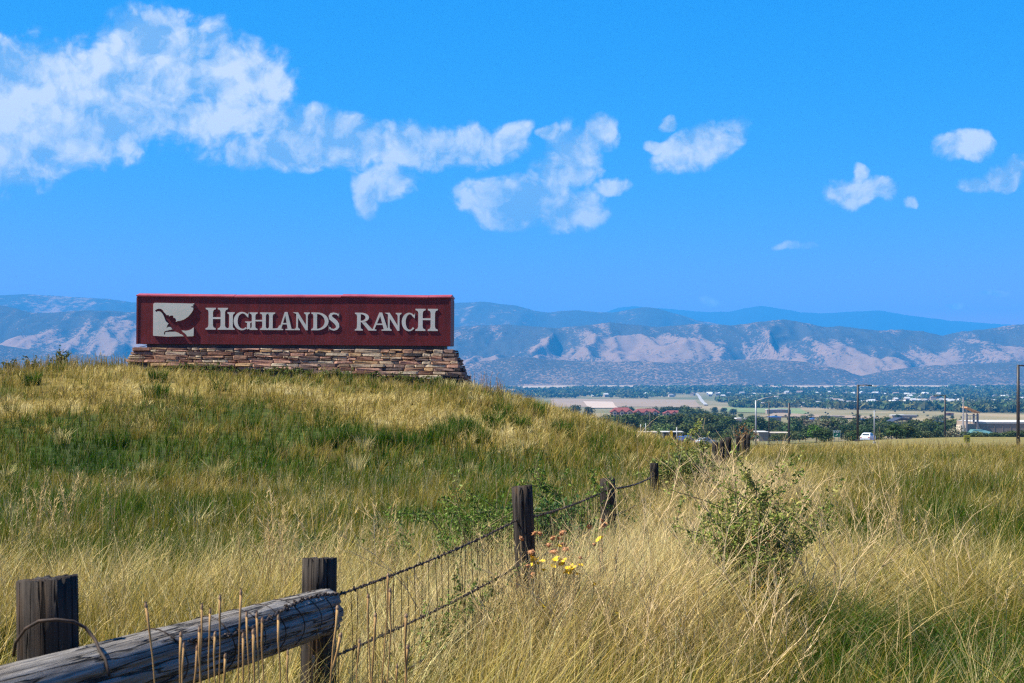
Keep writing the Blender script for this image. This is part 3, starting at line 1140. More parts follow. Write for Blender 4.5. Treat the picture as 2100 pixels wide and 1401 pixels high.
def build_sign():
    root = empty('monument_sign', (SXA, SYA, SZ0))
    root.rotation_euler = Matrix.Rotation(-TH, 3, 'Z').to_euler()
    root.rotation_euler = (Matrix.Rotation(-TH, 3, 'Z') @ Matrix.Rotation(TILT, 3, 'Y')).to_euler()
    tag(root, 'long dark red sign with pale serif lettering on a stacked stone base', 'sign')
    D = 1.15
    mb = MB()
    mb.box(0, SL, 0, D, PANEL0, PANEL1)
    panel = mb.build('sign_panel', M['red_panel'], root)
    # folded cap flashing in four lengths, bent at the joints, and edge strips
    for i, (a, b_, dz0, dz1) in enumerate([(280, 478, .030, .004), (479, 698, .0, .012), (699, 876, .034, .004), (877, 922, .012, .026)]):
        mb = MB()
        x0, x1 = su(a) - (.03 if i == 0 else 0), su(b_) + (.03 if i == 3 else 0)
        z0, z1 = PANEL1 + .004 + dz0, PANEL1 + .004 + dz1
        mb.add([(x0, -.035, z0 - .035), (x1, -.035, z1 - .035), (x1, D + .03, z1 - .03), (x0, D + .03, z0 - .03),
                (x0, -.035, z0 + .01), (x1, -.035, z1 + .01), (x1, D * .3, z1 + .10), (x0, D * .3, z0 + .10), (x1, D + .03, z1 + .02), (x0, D + .03, z0 + .02)],
               [(0, 1, 5, 4), (4, 5, 6, 7), (7, 6, 8, 9), (9, 8, 2, 3), (3, 2, 1, 0), (0, 4, 7, 9, 3), (1, 2, 8, 6, 5)])
        mb.build('cap_flashing', M['red_cap'], panel)
    for x0, x1 in ((-.022, .05), (SL - .05, SL + .022)):
        mb = MB()
        mb.box(x0, x1, -.018, .10, PANEL0 - .01, PANEL1 - .03)
        mb.build('edge_trim', M['red_panel'], panel)
    mb = MB()
    mb.box(SL + .003, SL + .02, .12, D - .02, PANEL0 + .03, PANEL1 - .05)
    mb.build('end_panel', M['red_panel'], panel)
    # lettering
    word = [('H', 421, 466.5, 30, 75), ('I', 465.5, 480.5, 30, 66), ('G', 478.5, 510, 29.5, 66.5), ('H', 511, 549, 30, 66), ('L', 546, 574, 30, 66), ('A', 569, 602, 30, 67), ('N', 600, 637, 30, 66.5), ('D', 637.5, 673, 30, 66.5), ('S', 673.5, 694.5, 29.5, 66.5),
            ('R', 727, 766, 30, 66.5), ('A', 760, 799, 30, 67), ('N', 788, 825, 30, 66.5), ('C', 823, 851, 29.5, 66.5), ('H', 851, 897, 30, 75)]
    word = [list(a) for a in word]
    # neighbours that overlap in outline are set a hair apart in depth
    for i, (ch, x0, x1, b_, tp) in enumerate(word):
        plate('letter', glyph_polys(ch, x0, x1, b_, tp), M['cream'], panel, depth=.022 + .003 * (i % 2))
    # emblem: cream plate in two pieces with the shape of a bird left open between them
    def e(pts):
        return [(305 + .0628 * x, 706 - 612 - .0628 * y) for x, y in pts]
    up = e([(140, 190), (165, 160), (200, 148), (345, 150), (1000, 160), (1400, 168), (1480, 160), (1462, 195), (1420, 205), (1455, 250), (1375, 262), (1372, 288), (1440, 300), (1448, 350), (1430, 400), (1390, 465), (1350, 520), (1305, 572), (1250, 620), (1150, 690), (1000, 740), (930, 745), (880, 775), (895, 720), (885, 690), (868, 663), (835, 640), (795, 630), (800, 580), (770, 562), (715, 564), (660, 592), (648, 548), (615, 545), (585, 560), (540, 500), (490, 455), (450, 390), (400, 352), (330, 340), (275, 352), (210, 385), (185, 432), (218, 415), (240, 462), (272, 430), (330, 425), (392, 452), (440, 502), (480, 570), (510, 650), (545, 740), (590, 790), (640, 830), (600, 890), (572, 985), (640, 938), (690, 938), (730, 965), (770, 1020), (640, 1050), (520, 1082), (502, 1120), (502, 1180), (530, 1205), (545, 1110), (700, 1098), (850, 1095), (960, 1130), (1010, 1168), (1085, 1195), (1135, 1242), (870, 1250), (620, 1262), (230, 1236), (165, 1236), (142, 1210)])
    lo = e([(1070, 1048), (1200, 1060), (1290, 1050), (1370, 1020), (1420, 985), (1468, 945), (1462, 1225), (1440, 1240), (1250, 1247), (1228, 1200), (1180, 1150), (1110, 1100)])
    emblem = plate('emblem', [up], M['cream_logo'], panel, depth=.05)
    plate('emblem_piece', [lo], M['cream_logo'], panel, depth=.05)
    # dark recess the box stands on
    mb = MB()
    mb.box(su(299), su(910), .10, D - .1, 1.24, PANEL0 + .01)
    mb.build('plinth', M['dark_steel'], root)
    mb = MB()
    mb.tube([(su(299), .2, 1.37), (su(295), .12, 1.31), (su(288), .10, 1.285), (su(284), .1, 1.28)], .012, 5)
    mb.build('loose_cable', M['wire'], root)
    # battered base of stacked ledge stone
    BT = .46
    z1, z0 = 1.245, -.75
    xl, xr, yf, yb = -.06, SL + .13, -.06, D + .1

    def off(z):
        return BT * (z1 - z)
    mb = MB()
    i_ = .10
    a, bb = off(z1) - i_, off(z0) - i_
    mb.add([(xl - bb, yf - bb, z0), (xr + bb, yf - bb, z0), (xr + bb, yb + bb, z0), (xl - bb, yb + bb, z0), (xl - a, yf - a, z1 - .02), (xr + a, yf - a, z1 - .02), (xr + a, yb + a, z1 - .02), (xl - a, yb + a, z1 - .02)],
           [(0, 3, 2, 1), (4, 5, 6, 7), (0, 1, 5, 4), (1, 2, 6, 5), (2, 3, 7, 6), (3, 0, 4, 7)])
    base = mb.build('stone_base', M['mortar'], root)
    ms = stone_meshes(14)
    rnd = random.Random(11)
    cells = []

    def split(x0, x1, za, zb, face):
        w, h = x1 - x0, zb - za
        if h > .14 and rnd.random() < (.72 if w > .5 else .42):
            c = za + h * rnd.uniform(.38, .62)
            split2(x0, x1, za, c, face)
            split2(x0, x1, c, zb, face)
        else:
            cells.append((x0, x1, za, zb, face))

    def split2(x0, x1, za, zb, face):
        x = x0
        while x < x1 - 1e-6:
            w = rnd.choice([rnd.uniform(.2, .36), rnd.uniform(.3, .6), rnd.uniform(.5, .85)])
            if x1 - x - w < .18:
                w = x1 - x
            cells.append((x, x + w, za, zb, face))
            x += w
    z = z1
    while z > .02:
        h = rnd.uniform(.12, .20)
        zc = z - h / 2
        o_ = off(zc)
        # how far down each course can be seen past the turf
        for face, (s0, s1) in (('f', (xl - o_, xr + o_)), ('r', (yf - o_ + .22, yb + o_ - .35))):
            x = s0
            while x < s1 - 1e-6:
                w = rnd.uniform(.30, 1.0)
                if s1 - x - w < .25:
                    w = s1 - x
                split(x, x + w, z - h, z, face)
                x += w
        z -= h
    n = 0
    small = []
    for (x0, x1, za, zb, face) in cells:
        w, h = x1 - x0, zb - za
        zc = (za + zb) / 2
        o_ = off(zc)
        d = .30
        jut = rnd.uniform(-.055, .055)
        if face == 'f':
            lx, ly = (x0 + x1) / 2, yf - o_ - jut + d / 2 - .03
            frac = (x0 - xl) / (xr - xl)
            sight = .80 - .55 * frac       # turf line along the front
        else:
            lx, ly = xr + o_ + jut - d / 2 + .03, (x0 + x1) / 2
            sight = .2
        if zb < sight - .10:
            continue
        me = rnd.choice(ms)
        o = bpy.data.objects.new('stone', me)
        C.objects.link(o)
        o.parent = base
        o.location = (lx, ly, zc)
        g = .018
        o.scale = ((w - g) * 1.03, d, (h - g) * 1.05) if face == 'f' else ((w - g) * 1.03, d, (h - g) * 1.05)
        o.rotation_euler = ((-1 if face == 'f' else -1) * rnd.uniform(.02, .22), rnd.uniform(-.03, .03), (0 if face == 'f' else math.pi / 2) + rnd.uniform(-.03, .03))
        n += 1
    print('stones', n)


build_sign()

# ------------------------------------------------------------------ valley: fields, road, buildings, poles, trees
def sheet(name, label, pts, mat, lift=.6, kind='structure', n=14):
    """A four-cornered field laid on the land."""
    a, b, c, d = [np.array(p[:2], float) for p in pts]
    u = np.linspace(0, 1, n)
    U, V = np.meshgrid(u, u)
    XY = (a[None, None] * ((1 - U) * (1 - V))[..., None] + b[None, None] * (U * (1 - V))[..., None] + c[None, None] * (U * V)[..., None] + d[None, None] * ((1 - U) * V)[..., None])
    X, Y = XY[..., 0], XY[..., 1]
    Z = ground(X, Y) + lift
    v = np.stack([X, Y, Z], -1).reshape(-1, 3)
    i = (np.arange(n - 1)[:, None] * n + np.arange(n - 1)[None, :])
    p, q, r, s = i.ravel(), (i + 1).ravel(), (i + n + 1).ravel(), (i + n).ravel()
    tris = np.concatenate([np.stack([p, q, r], -1), np.stack([p, r, s], -1)])
    o = link_mesh(name, np_mesh(name, v, tris, smooth=True), mat)
    return tag(o, label, None, None, kind)


M['field_tan'] = noisy('stubble', (.20, .14, .085), (.26, .185, .115), .02, rough=.95)
M['field_pale'] = noisy('bare_earth', (.36, .27, .195), (.41, .31, .23), .02, rough=.95)
M['field_green'] = noisy('irrigated_grass', (.10, .14, .045), (.17, .19, .07), .02, rough=.95)
M['asphalt'] = noisy('worn_asphalt', (.10, .10, .10), (.16, .155, .15), .3, rough=.95)
M['pale_road'] = noisy('concrete_road', (.27, .255, .235), (.33, .31, .285), .05, rough=.95)


def field(label, corners, mat, lift=.6):
    return sheet('field', label, [gp(*c, y0=150.0) for c in corners], mat, lift)


field('tan stubble field behind the red roofed apartments', [(1130, 835), (1440, 836), (1425, 821), (1130, 818)], M['field_tan'])
field('pale bare earth field beyond the mound shoulder', [(1212, 838), (1268, 838), (1256, 825), (1196, 824)], M['field_pale'], 1.2)
field('green meadow strip in front of the suburb', [(1490, 845), (1660, 850), (1640, 838), (1480, 836)], M['field_green'])
field('tan cleared strip along the edge of the suburb', [(1560, 856), (1800, 862), (1800, 857), (1590, 847)], M['field_tan'], 1.1)
field('pink bare slope among the far houses', [(2030, 812), (2160, 818), (2160, 811), (2036, 804)], M['field_pale'], 2.0)


def road_strip(name, label, pts, width, mat, lift=.5):
    v, f = [], []
    for i, p in enumerate(pts):
        a, b = pts[max(i - 1, 0)], pts[min(i + 1, len(pts) - 1)]
        d = Vector((b.x - a.x, b.y - a.y, 0)).normalized()
        s = Vector((-d.y, d.x, 0)) * width / 2
        for k in (-1, 1):
            q = p + s * k
            v.append((q.x, q.y, gz(q.x, q.y) + lift))
        if i:
            f += [(2 * i - 2, 2 * i - 1, 2 * i + 1), (2 * i - 2, 2 * i + 1, 2 * i)]
    o = link_mesh(name, np_mesh(name, np.array(v), np.array(f)), mat)
    return tag(o, label, None, None, 'structure')


rp = [gp(1447, 832, 150), gp(1441, 826, 150), gp(1437, 820, 150), gp(1434, 814, 150), gp(1429, 809, 150), gp(1426, 806, 150)]
dense = []
for i in range(len(rp) - 1):
    for k in range(6):
        dense.append(rp[i].lerp(rp[i + 1], k / 6))
road_strip('road', 'pale road climbing straight through the suburb', dense, 8, M['pale_road'], 2.0)
rp = [Vector((-60, 268, 0)), Vector((0, 262, 0)), Vector((30, 256, 0)), Vector((62, 250, 0)), Vector((90, 275, 0)), Vector((140, 330, 0)), Vector((220, 400, 0))]
dense = []
for i in range(len(rp) - 1):
    for k in range(8):
        dense.append(rp[i].lerp(rp[i + 1], k / 8))
road_strip('road', 'grey highway running below the meadow crest', dense, 11, M['asphalt'], .12)


# --- street lamps and poles
def pole_thing(name, label, cat, px, top, Y, r, mat, arm=None, group=None, head=True):
    """A pole of radius r standing on the land, its top where the photograph shows it; arm = (dx px, dy px)."""
    x = (px - HX) / F * Y
    g = gz(x, Y)
    root = empty(name, (x, Y, g))
    tag(root, label, cat, group)
    zt = CAMZ + (HY - top) / F * Y - g
    mb = MB()
    mb.tube([(0, 0, -.3), (0, 0, zt * .5), (0, 0, zt)], [r, r * .92, r * .82], 10)
    mb.build('pole', mat, root, smooth=True)
    mb = MB()
    mb.tube([(0, 0, -.1), (0, 0, .25), (0, 0, .3)], [r * 2.1, r * 2.1, r * 1.2], 10)
    mb.build('base', mat, root)
    if arm:
        dx, dz = arm[0] / F * Y, -arm[1] / F * Y
        mb = MB()
        ar = r * .42
        mb.tube([(0, 0, zt - .1), (dx * .5, 0, zt - .1 + dz * .5 + abs(dx) * .03), (dx, 0, zt - .1 + dz)], ar, 8)
        mb.build('arm', mat, root, smooth=True)
        if head:
            s = 1 if dx > 0 else -1
            mb = MB()
            mb.prism([(dx, zt - .2 + dz), (dx + s * .75, zt - .2 + dz), (dx + s * .70, zt - .02 + dz), (dx + s * .1, zt + .03 + dz)], -.16, .16)
            h = mb.build('lamp_head', M['lamp_white'] if mat is not M['pole_dark'] or px < 1800 else mat, root)
            mb = MB()
            mb.box(min(dx + s * .15, dx + s * .65), max(dx + s * .15, dx + s * .65), -.12, .12, zt - .235 + dz, zt - .202 + dz)
            mb.build('lens', M['lamp_white'], h)
    return root


LG = 'street lamps along the highway'
pole_thing('street_lamp', 'dark street lamp with a white head on an arm pointing right, behind the white car', 'street lamp', 1759, 789, 228, .20, M['pole_dark'], (30, 1), LG)
pole_thing('street_lamp', 'slim dark street lamp with its arm pointing left, beside the church tower', 'street lamp', 1938, 810, 285, .20, M['pole_dark'], (-16, 1), LG)
pole_thing('street_lamp', 'tallest dark street lamp, at the right edge in front of the beige church wall', 'street lamp', 2088, 748, 168, .21, M['pole_dark'], (16, 1), LG)
pole_thing('street_lamp', 'grey metal street lamp with a rising arm beside the last fence posts', 'street lamp', 1550, 821, 262, .16, M['pole_grey'], (38, -9), LG)
pole_thing('street_lamp', 'thin dark street lamp with a short arm in front of the low beige building', 'street lamp', 1577, 825, 300, .13, M['pole_dark'], (-9, 0), LG)
pole_thing('utility_pole', 'dark bare utility pole between the beige building and the bright green tree', 'utility pole', 1618, 826, 300, .27, M['pole_dark'])
pole_thing('light_pole', 'pale grey armless pole right beside the white car', 'light pole', 1793, 842, 215, .10, M['pole_grey'])
pole_thing('light_pole', 'thin grey pole rising in front of the flat roofed kiosk', 'light pole', 1388, 876, 230, .10, M['pole_grey'])
for px, top, sd in ((1314, 870, 'left'), (1324, 868, 'right')):
    pole_thing('light_pole', '%s one of two short thin pale poles near the mound shoulder' % sd, 'light pole', px, top, 330, .10, M['pole_grey'], None, 'short poles near the mound shoulder')
pole_thing('utility_pole', 'thin dark pole standing by the pale low shed', 'utility pole', 1333, 845, 330, .13, M['pole_dark'])


# --- traffic signals seen past the kiosk
def build_signals():
    Y = 205
    x = (1377 - HX) / F * Y
    g = gz(x, Y)
    ylw = noisy('signal_yellow', (.62, .36, .02), (.75, .46, .03), 2, rough=.5)
    blk = noisy('signal_black', (.01, .01, .01), (.02, .02, .02), 2)
    r = empty('traffic_signal', (x, Y, g))
    tag(r, 'yellow traffic signal head on a pole in front of the dark kiosk', 'traffic signal')
    zt = CAMZ + (HY - 884) / F * Y - g
    mb = MB()
    mb.tube([(0, .12, -.2), (0, .12, zt - .2)], .07, 8)
    mb.build('pole', M['pole_grey'], r, smooth=True)
    mb = MB()
    mb.box(-.17, .17, -.12, .12, zt - 1.05, zt)
    h = mb.build('housing', ylw, r)
    for i in range(3):
        mb = MB()
        z = zt - .18 - i * .34
        mb.tube([(-.16, 0, z), (-.30, 0, z + .02)], [.12, .13], 10)
        mb.build('visor', blk, h)
    x2 = (1367 - HX) / F * Y
    r = empty('pedestrian_signal', (x2, Y, gz(x2, Y)))
    tag(r, 'square yellow signal box left of the traffic signal', 'traffic signal')
    zt = CAMZ + (HY - 894.5) / F * Y - gz(x2, Y)
    mb = MB()
    mb.tube([(0, .16, -.2), (0, .16, zt)], .05, 8)
    mb.build('pole', M['pole_grey'], r, smooth=True)
    mb = MB()
    mb.box(-.20, .20, -.1, .14, zt - .40, zt)
    mb.build('housing', ylw, r)
    mb = MB()
    mb.box(.22, .40, -.1, .1, zt - .62, zt + .02)
    mb.build('side_housing', ylw, r)


build_signals()


# --- road signs
def build_road_signs():
    green = noisy('sign_green', (.0, .115, .065), (.0, .14, .08), 1, rough=.5)
    white = noisy('sign_white', (.75, .75, .73), (.8, .8, .78), 1, rough=.5)
    yl = noisy('sign_yellow', (.45, .42, .02), (.55, .50, .03), 1, rough=.5)
    blk = noisy('sign_black', (.02, .02, .015), (.03, .03, .02), 1)
    Y = 236
    x = (1716 - HX) / F * Y
    g = gz(x, Y)
    r = empty('exit_sign', (x, Y, g))
    tag(r, 'green exit sign with a white arrow standing before the bright green tree', 'road sign')
    zt = CAMZ + (HY - 882.5) / F * Y - g
    zb = CAMZ + (HY - 897.0) / F * Y - g
    mb = MB()
    mb.box(-.60, .60, 0, .04, zb, zt)
    p = mb.build('sign_panel', green, r)
    mb = MB()
    w = .035
    for (a, b, c, d) in ((-.57, .57, zt - .05, zt - .02), (-.57, .57, zb + .02, zb + .05), (-.57, -.54, zb + .05, zt - .05), (.54, .57, zb + .05, zt - .05)):
        mb.box(a, b, -.012, -.002, c, d)
    mb.build('border', white, p)
    mb = MB()
    hz = zt - .13
    lh = .30

    def bar(x0, z0, x1, z1, th=.05):
        d = Vector((x1 - x0, 0, z1 - z0))
        n = Vector((-d.z, 0, d.x)).normalized() * th / 2
        mb.prism([(x0 + n.x, z0 + n.z), (x1 + n.x, z1 + n.z), (x1 - n.x, z1 - n.z), (x0 - n.x, z0 - n.z)], -.014, -.002)
    lx = -.40
    bar(lx, hz - lh, lx, hz)
    for zz in (hz - .025, hz - lh / 2, hz - lh + .025):
        bar(lx + .026, zz, lx + .16, zz)
    lx = -.16
    mb.prism([(lx, hz), (lx + .05, hz), (lx + .18, hz - lh), (lx + .13, hz - lh)], -.014, -.002)
    mb.prism([(lx + .13, hz), (lx + .18, hz), (lx + .05, hz - lh), (lx, hz - lh)], -.018, -.0145)
    bar(.10, hz - lh, .10, hz)
    bar(.22, hz - .025, .44, hz - .025)
    bar(.33, hz - lh, .33, hz - .052)
    mb.build('lettering', white, p)
    mb = MB()
    cz = (zt + zb) / 2 - .20
    mb.prism([(-.20, cz - .13), (-.15, cz - .18), (.06, cz + .03), (.15, cz - .06), (.18, cz + .17), (-.06, cz + .15), (.01, cz + .08)], -.014, -.002)
    mb.build('arrow', white, p)
    for xx in (-.35, .35):
        mb = MB()
        mb.box(xx - .04, xx + .04, .045, .11, -.2, zb + .3)
        mb.build('post', M['pole_grey'], r)
    Y = 150
    x = (1983 - HX) / F * Y
    g = gz(x, Y)
    r = empty('warning_sign', (x, Y, g))
    tag(r, 'faded yellow square sign half hidden in the tall grass', 'road sign')
    zt = CAMZ + (HY - 893) / F * Y - g
    s = 13.0 / F * Y
    mb = MB()
    mb.box(-s / 2, s / 2, 0, .02, zt - s * 1.15, zt)
    p = mb.build('sign_panel', yl, r)
    mb = MB()
    for (a, b, c, d) in ((-.8, .8, -.18, -.27), (-.75, -.2, -.45, -.54), (-.05, .75, -.42, -.62), (-.6, -.35, -.62, -.95), (.0, .22, -.72, -.98), (.4, .7, -.75, -.95)):
        mb.box(a * s / 2, b * s / 2, -.012, -.002, zt + d * s, zt + c * s)
    mb.build('faded_print', blk, p)
    mb = MB()
    mb.box(-.04, .04, .025, .09, -.3, zt - .05)
    mb.build('post', M['pole_grey'], r)


build_road_signs()


# --- cars
def build_car(label, px, Y, rz, paint, group=None):
    x = (px - HX) / F * Y
    root = empty('car', (x, Y, gz(x, Y) + .14), rz)
    tag(root, label, 'car', group)
    glass = M.setdefault('car_glass', noisy('car_glass', (.03, .04, .05), (.06, .07, .08), 1, rough=.12))
    tyre = M.setdefault('tyre', noisy('tyre', (.015, .015, .015), (.025, .025, .025), 8))
    rim = M.setdefault('rim', noisy('rim', (.35, .35, .36), (.5, .5, .5), 3, rough=.35, metallic=.6))
    lampm = M.setdefault('tail_lamp', noisy('tail_lamp', (.35, .02, .02), (.45, .03, .03), 3, rough=.3))
    headm = M.setdefault('head_lamp', noisy('head_lamp', (.7, .7, .68), (.8, .8, .78), 3, rough=.2))
    prof = [(-2.2, .32), (-2.28, .62), (-2.2, .86), (-1.95, .95), (-1.5, 1.0), (1.35, .98), (1.9, .92), (2.2, .78), (2.25, .45), (2.15, .28), (1.75, .26), (1.68, .52), (1.35, .68), (1.05, .52), (.98, .24), (-.95, .24), (-1.02, .52), (-1.35, .68), (-1.68, .52), (-1.75, .26)]
    mb = MB()
    mb.prism(prof, -.86, .86)
    b = mb.build('body', paint, root)
    cab = [(-1.75, .98), (-1.25, 1.42), (-.3, 1.50), (.35, 1.44), (1.15, .985)]
    mb = MB()
    n = len(cab)
    vs = [(p[0], -.80 + (.16 if 0 < i < n - 1 else 0), p[1]) for i, p in enumerate(cab)] + [(p[0], .80 - (.16 if 0 < i < n - 1 else 0), p[1]) for i, p in enumerate(cab)]
    fs = [tuple(range(n)), tuple(range(2 * n - 1, n - 1, -1))] + [(i, n + i, n + (i + 1) % n, (i + 1) % n) for i in range(n)]
    mb.add(vs, fs)
    mb.build('cabin', paint, root)
    for s in (-1, 1):
        mb = MB()
        q = [(-1.35, 1.06, .775), (-1.05, 1.36, .675), (-.28, 1.41, .655), (-.28, 1.04, .785)]
        mb.add([(a, s * (c + .012), z) for a, z, c in q], [(0, 1, 2, 3)])
        mb.add([(a, s * (c + .012), z) for a, z, c in [(-.2, 1.04, .785), (-.2, 1.41, .655), (.32, 1.37, .67), (.92, 1.05, .775)]], [(0, 1, 2, 3)])
        mb.build('side_window', glass, root)
    mb = MB()
    mb.add([(-1.70, -.66, 1.06), (-1.70, .66, 1.06), (-1.32, .56, 1.38), (-1.32, -.56, 1.38)], [(0, 1, 2, 3)])
    mb.build('rear_window', glass, root)
    mb = MB()
    mb.add([(1.10, -.68, 1.05), (1.10, .68, 1.05), (.46, .58, 1.42), (.46, -.58, 1.42)], [(0, 1, 2, 3)])
    mb.build('windscreen', glass, root)
    for xx in (-1.35, 1.35):
        for s in (-1, 1):
            mb = MB()
            mb.tube([(xx, s * .70, .33), (xx, s * .88, .33)], .33, 14)
            w = mb.build('wheel', tyre, root)
            mb = MB()
            mb.tube([(xx, s * .885, .33), (xx, s * .895, .33)], .2, 10)
            mb.build('rim', rim, w)
    for s in (-1, 1):
        mb = MB()
        mb.box(-2.285, -2.18, min(s * .55, s * .82), max(s * .55, s * .82), .68, .84)
        mb.build('tail_light', lampm, root)
        mb = MB()
        mb.box(2.14, 2.25, min(s * .5, s * .8), max(s * .5, s * .8), .62, .76)
        mb.build('headlight', headm, root)
    return root


white = noisy('white_car_paint', (.72, .74, .76), (.78, .79, .80), .5, rough=.3)
blue = noisy('blue_car_paint', (.02, .06, .22), (.03, .08, .28), .5, rough=.3)
silver = noisy('silver_car_paint', (.42, .44, .47), (.5, .52, .55), .5, rough=.3)
build_car('white hatchback passing behind the grass crest beside a grey pole', 1780, 252, math.radians(62), white)
build_car('dark blue car in front of the kiosk, next to its post', 1396, 330, math.radians(80), blue)
build_car('lighter blue car to the right of the kiosk', 1411, 345, math.radians(65), blue)
build_car('silver car half hidden in the weeds left of the far fence posts', 1448, 300, math.radians(25), silver)


# --- buildings
M['beige_wall'] = noisy('beige_block', (.25, .19, .145), (.30, .235, .18), .25, rough=.9)
M['cream_wall'] = noisy('cream_stucco', (.40, .34, .26), (.48, .41, .32), .3, rough=.9)
M['white_wall'] = noisy('white_stucco', (.40, .385, .355), (.47, .455, .42), .3, rough=.9)
M['red_roof'] = noisy('red_tile_roof', (.13, .030, .024), (.19, .052, .040), 1.2, rough=.85)
M['brown_wall'] = noisy('brown_brick', (.17, .10, .07), (.24, .15, .10), .6, rough=.9)
M['window_dark'] = noisy('window_glass', (.03, .035, .04), (.06, .07, .08), .8, rough=.2)
M['dark_roof'] = noisy('dark_metal_roof', (.025, .03, .045), (.045, .05, .07), .5, rough=.6)
M['teal_roof'] = noisy('teal_metal_roof', (.05, .13, .13), (.08, .17, .17), .4, rough=.5)
M['grey_roof'] = noisy('grey_shingle', (.16, .15, .14), (.26, .24, .23), .6, rough=.9)
M['rust'] = noisy('weathered_copper', (.42, .22, .10), (.55, .31, .15), .8, rough=.7)
M['grey_frame'] = noisy('grey_frame', (.16, .15, .16), (.24, .22, .22), .8, rough=.7)
M['blue_panel'] = noisy('blue_panel', (.05, .16, .42), (.08, .22, .5), .5, rough=.5)


def px_w(n, Y):
    return n / F * Y


def build_buildings():
    # church: long wall, glazed tower with a tilted roof, low teal roof
    Y = 455
    x0 = (2006 - HX) / F * Y
    g = gz(x0, Y)
    r = empty('church', (x0, Y, g))
    tag(r, 'beige church hall with an open tower under a tilted rust roof', 'church')
    top = CAMZ + (HY - 866) / F * Y - g
    W = px_w(150, Y)
    mb = MB()
    mb.box(0, W, 0, 22, -1, top)
    wl = mb.build('wall', M['beige_wall'], r)
    mb = MB()
    mb.box(-.1, W + .1, -.12, -.003, top - .45, top + .05)
    mb.box(-.1, W + .1, -.003, 22.1, top + .003, top + .10)
    mb.build('parapet', M['white_wall'], wl)
    for i in range(1, 9):
        mb = MB()
        xx = W * i / 9
        mb.box(xx - .05, xx + .05, -.06, -.004, 0, top - .5)
        mb.build('pilaster', M['beige_wall'], wl)
    # tower
    tx0, tx1 = px_w(-27, Y), px_w(-1, Y) - .05
    tz = CAMZ + (HY - 849) / F * Y - g
    tw = tx1 - tx0
    for i, (xx, wd) in enumerate(((tx0, .55), (tx1 - .55, .55))):
        for yy in (-1.2, 2.6):
            mb = MB()
            mb.box(xx, xx + wd, yy, yy + .55, -1, tz)
            mb.build('tower_column', M['grey_frame'], r)
    mb = MB()
    mb.box(tx0 + .57, tx1 - .57, -.9, 2.9, -1, top - .5)
    mb.build('tower_base', M['beige_wall'], r)
    for zz in (tz - .5, tz - 1.6):
        mb = MB()
        mb.box(tx0 + .56, tx1 - .56, -1.1, -.85, zz - .10, zz + .10)
        mb.build('tower_beam', M['white_wall'], r)
    for k in range(1, 3):
        mb = MB()
        xx = tx0 + tw * k / 3
        mb.box(xx - .06, xx + .06, -1.05, -.9, top - .5, tz - .61)
        mb.build('tower_mullion', M['white_wall'], r)
    zl, zr = CAMZ + (HY - 834) / F * Y - g, CAMZ + (HY - 845) / F * Y - g
    mb = MB()
    xa, xb = px_w(-26, Y), px_w(0, Y)
    mb.prism([(xa, zl), (xb, zr), (xb, zr - .45), (xa, zl - .40)], -1.8, 3.6)
    mb.build('tower_roof', M['rust'], r)
    for xx, zz in ((tx0 + .1, zl - .6), (tx1 - .45, zr - .35)):
        mb = MB()
        mb.box(xx, xx + .22, -.9, -.68, tz + .003, zz)
        mb.build('roof_strut', M['grey_frame'], r)
    mb = MB()
    a, b = px_w(-34, Y), px_w(26, Y)
    z = CAMZ + (HY - 880) / F * Y - g
    zb = CAMZ + (HY - 889) / F * Y - g
    mb.add([(a, -9, zb), (b, -9, zb), (b - 1, -1.3, zb), (a + 1, -1.3, zb), (a + 2, -6, z), (b - 4.5, -6, z), (b - 4.5, -2.5, z), (a + 2, -2.5, z)],
           [(0, 3, 2, 1), (4, 5, 6, 7), (0, 1, 5, 4), (1, 2, 6, 5), (2, 3, 7, 6), (3, 0, 4, 7)])
    mb.build('entrance_roof', M['teal_roof'], r)
    mb = MB()
    mb.box(a + 1.2, b - 1.5, -7.5, -2, -1, zb - .02)
    mb.build('entrance_wall', M['beige_wall'], r)
    mb = MB()
    mb.box(px_w(-37, Y), px_w(-28, Y), -.5, 4, -1, CAMZ + (HY - 872) / F * Y - g)
    mb.build('annex_wall', M['cream_wall'], r)
    # white cross
    Yc = 448
    x = (1975.5 - HX) / F * Yc
    g = gz(x, Yc)
    r = empty('cross', (x, Yc, g))
    tag(r, 'tall slender white cross left of the church tower', 'cross')
    zt = CAMZ + (HY - 815) / F * Yc - g
    zc = CAMZ + (HY - 824) / F * Yc - g
    mb = MB()
    mb.box(-.14, .14, -.14, .14, -.5, zt)
    mb.build('upright', M['white_wall'], r)
    mb = MB()
    for a, b in ((-.42, -.142), (.142, .42)):
        mb.box(a, b, -.13, .13, zc - .14, zc + .14)
    mb.build('crossbar', M['white_wall'], r)
    # pavilion with a wide dark roof on white columns
    Y = 620
    x = (1850 - HX) / F * Y
    g = gz(x, Y)
    r = empty('pavilion', (x, Y, g))
    tag(r, 'dark swept metal roof carried on white columns among the trees', 'building')
    def zz(py):
        return CAMZ + (HY - py) / F * Y - g
    mb = MB()
    mb.prism([(px_w(-26, Y), zz(864)), (px_w(-8, Y), zz(856.5)), (px_w(12, Y), zz(857.5)), (px_w(20, Y), zz(862)), (px_w(20, Y), zz(864)), (px_w(0, Y), zz(861)), (px_w(-10, Y), zz(862))], -5, 6)
    mb.build('upper_roof', M['dark_roof'], r)
    mb = MB()
    mb.prism([(px_w(-54, Y), zz(875)), (px_w(-20, Y), zz(869)), (px_w(10, Y), zz(866)), (px_w(11, Y), zz(870)), (px_w(-14, Y), zz(874)), (px_w(-54, Y), zz(879))], -6, 4)
    mb.build('lower_roof', M['dark_roof'], r)
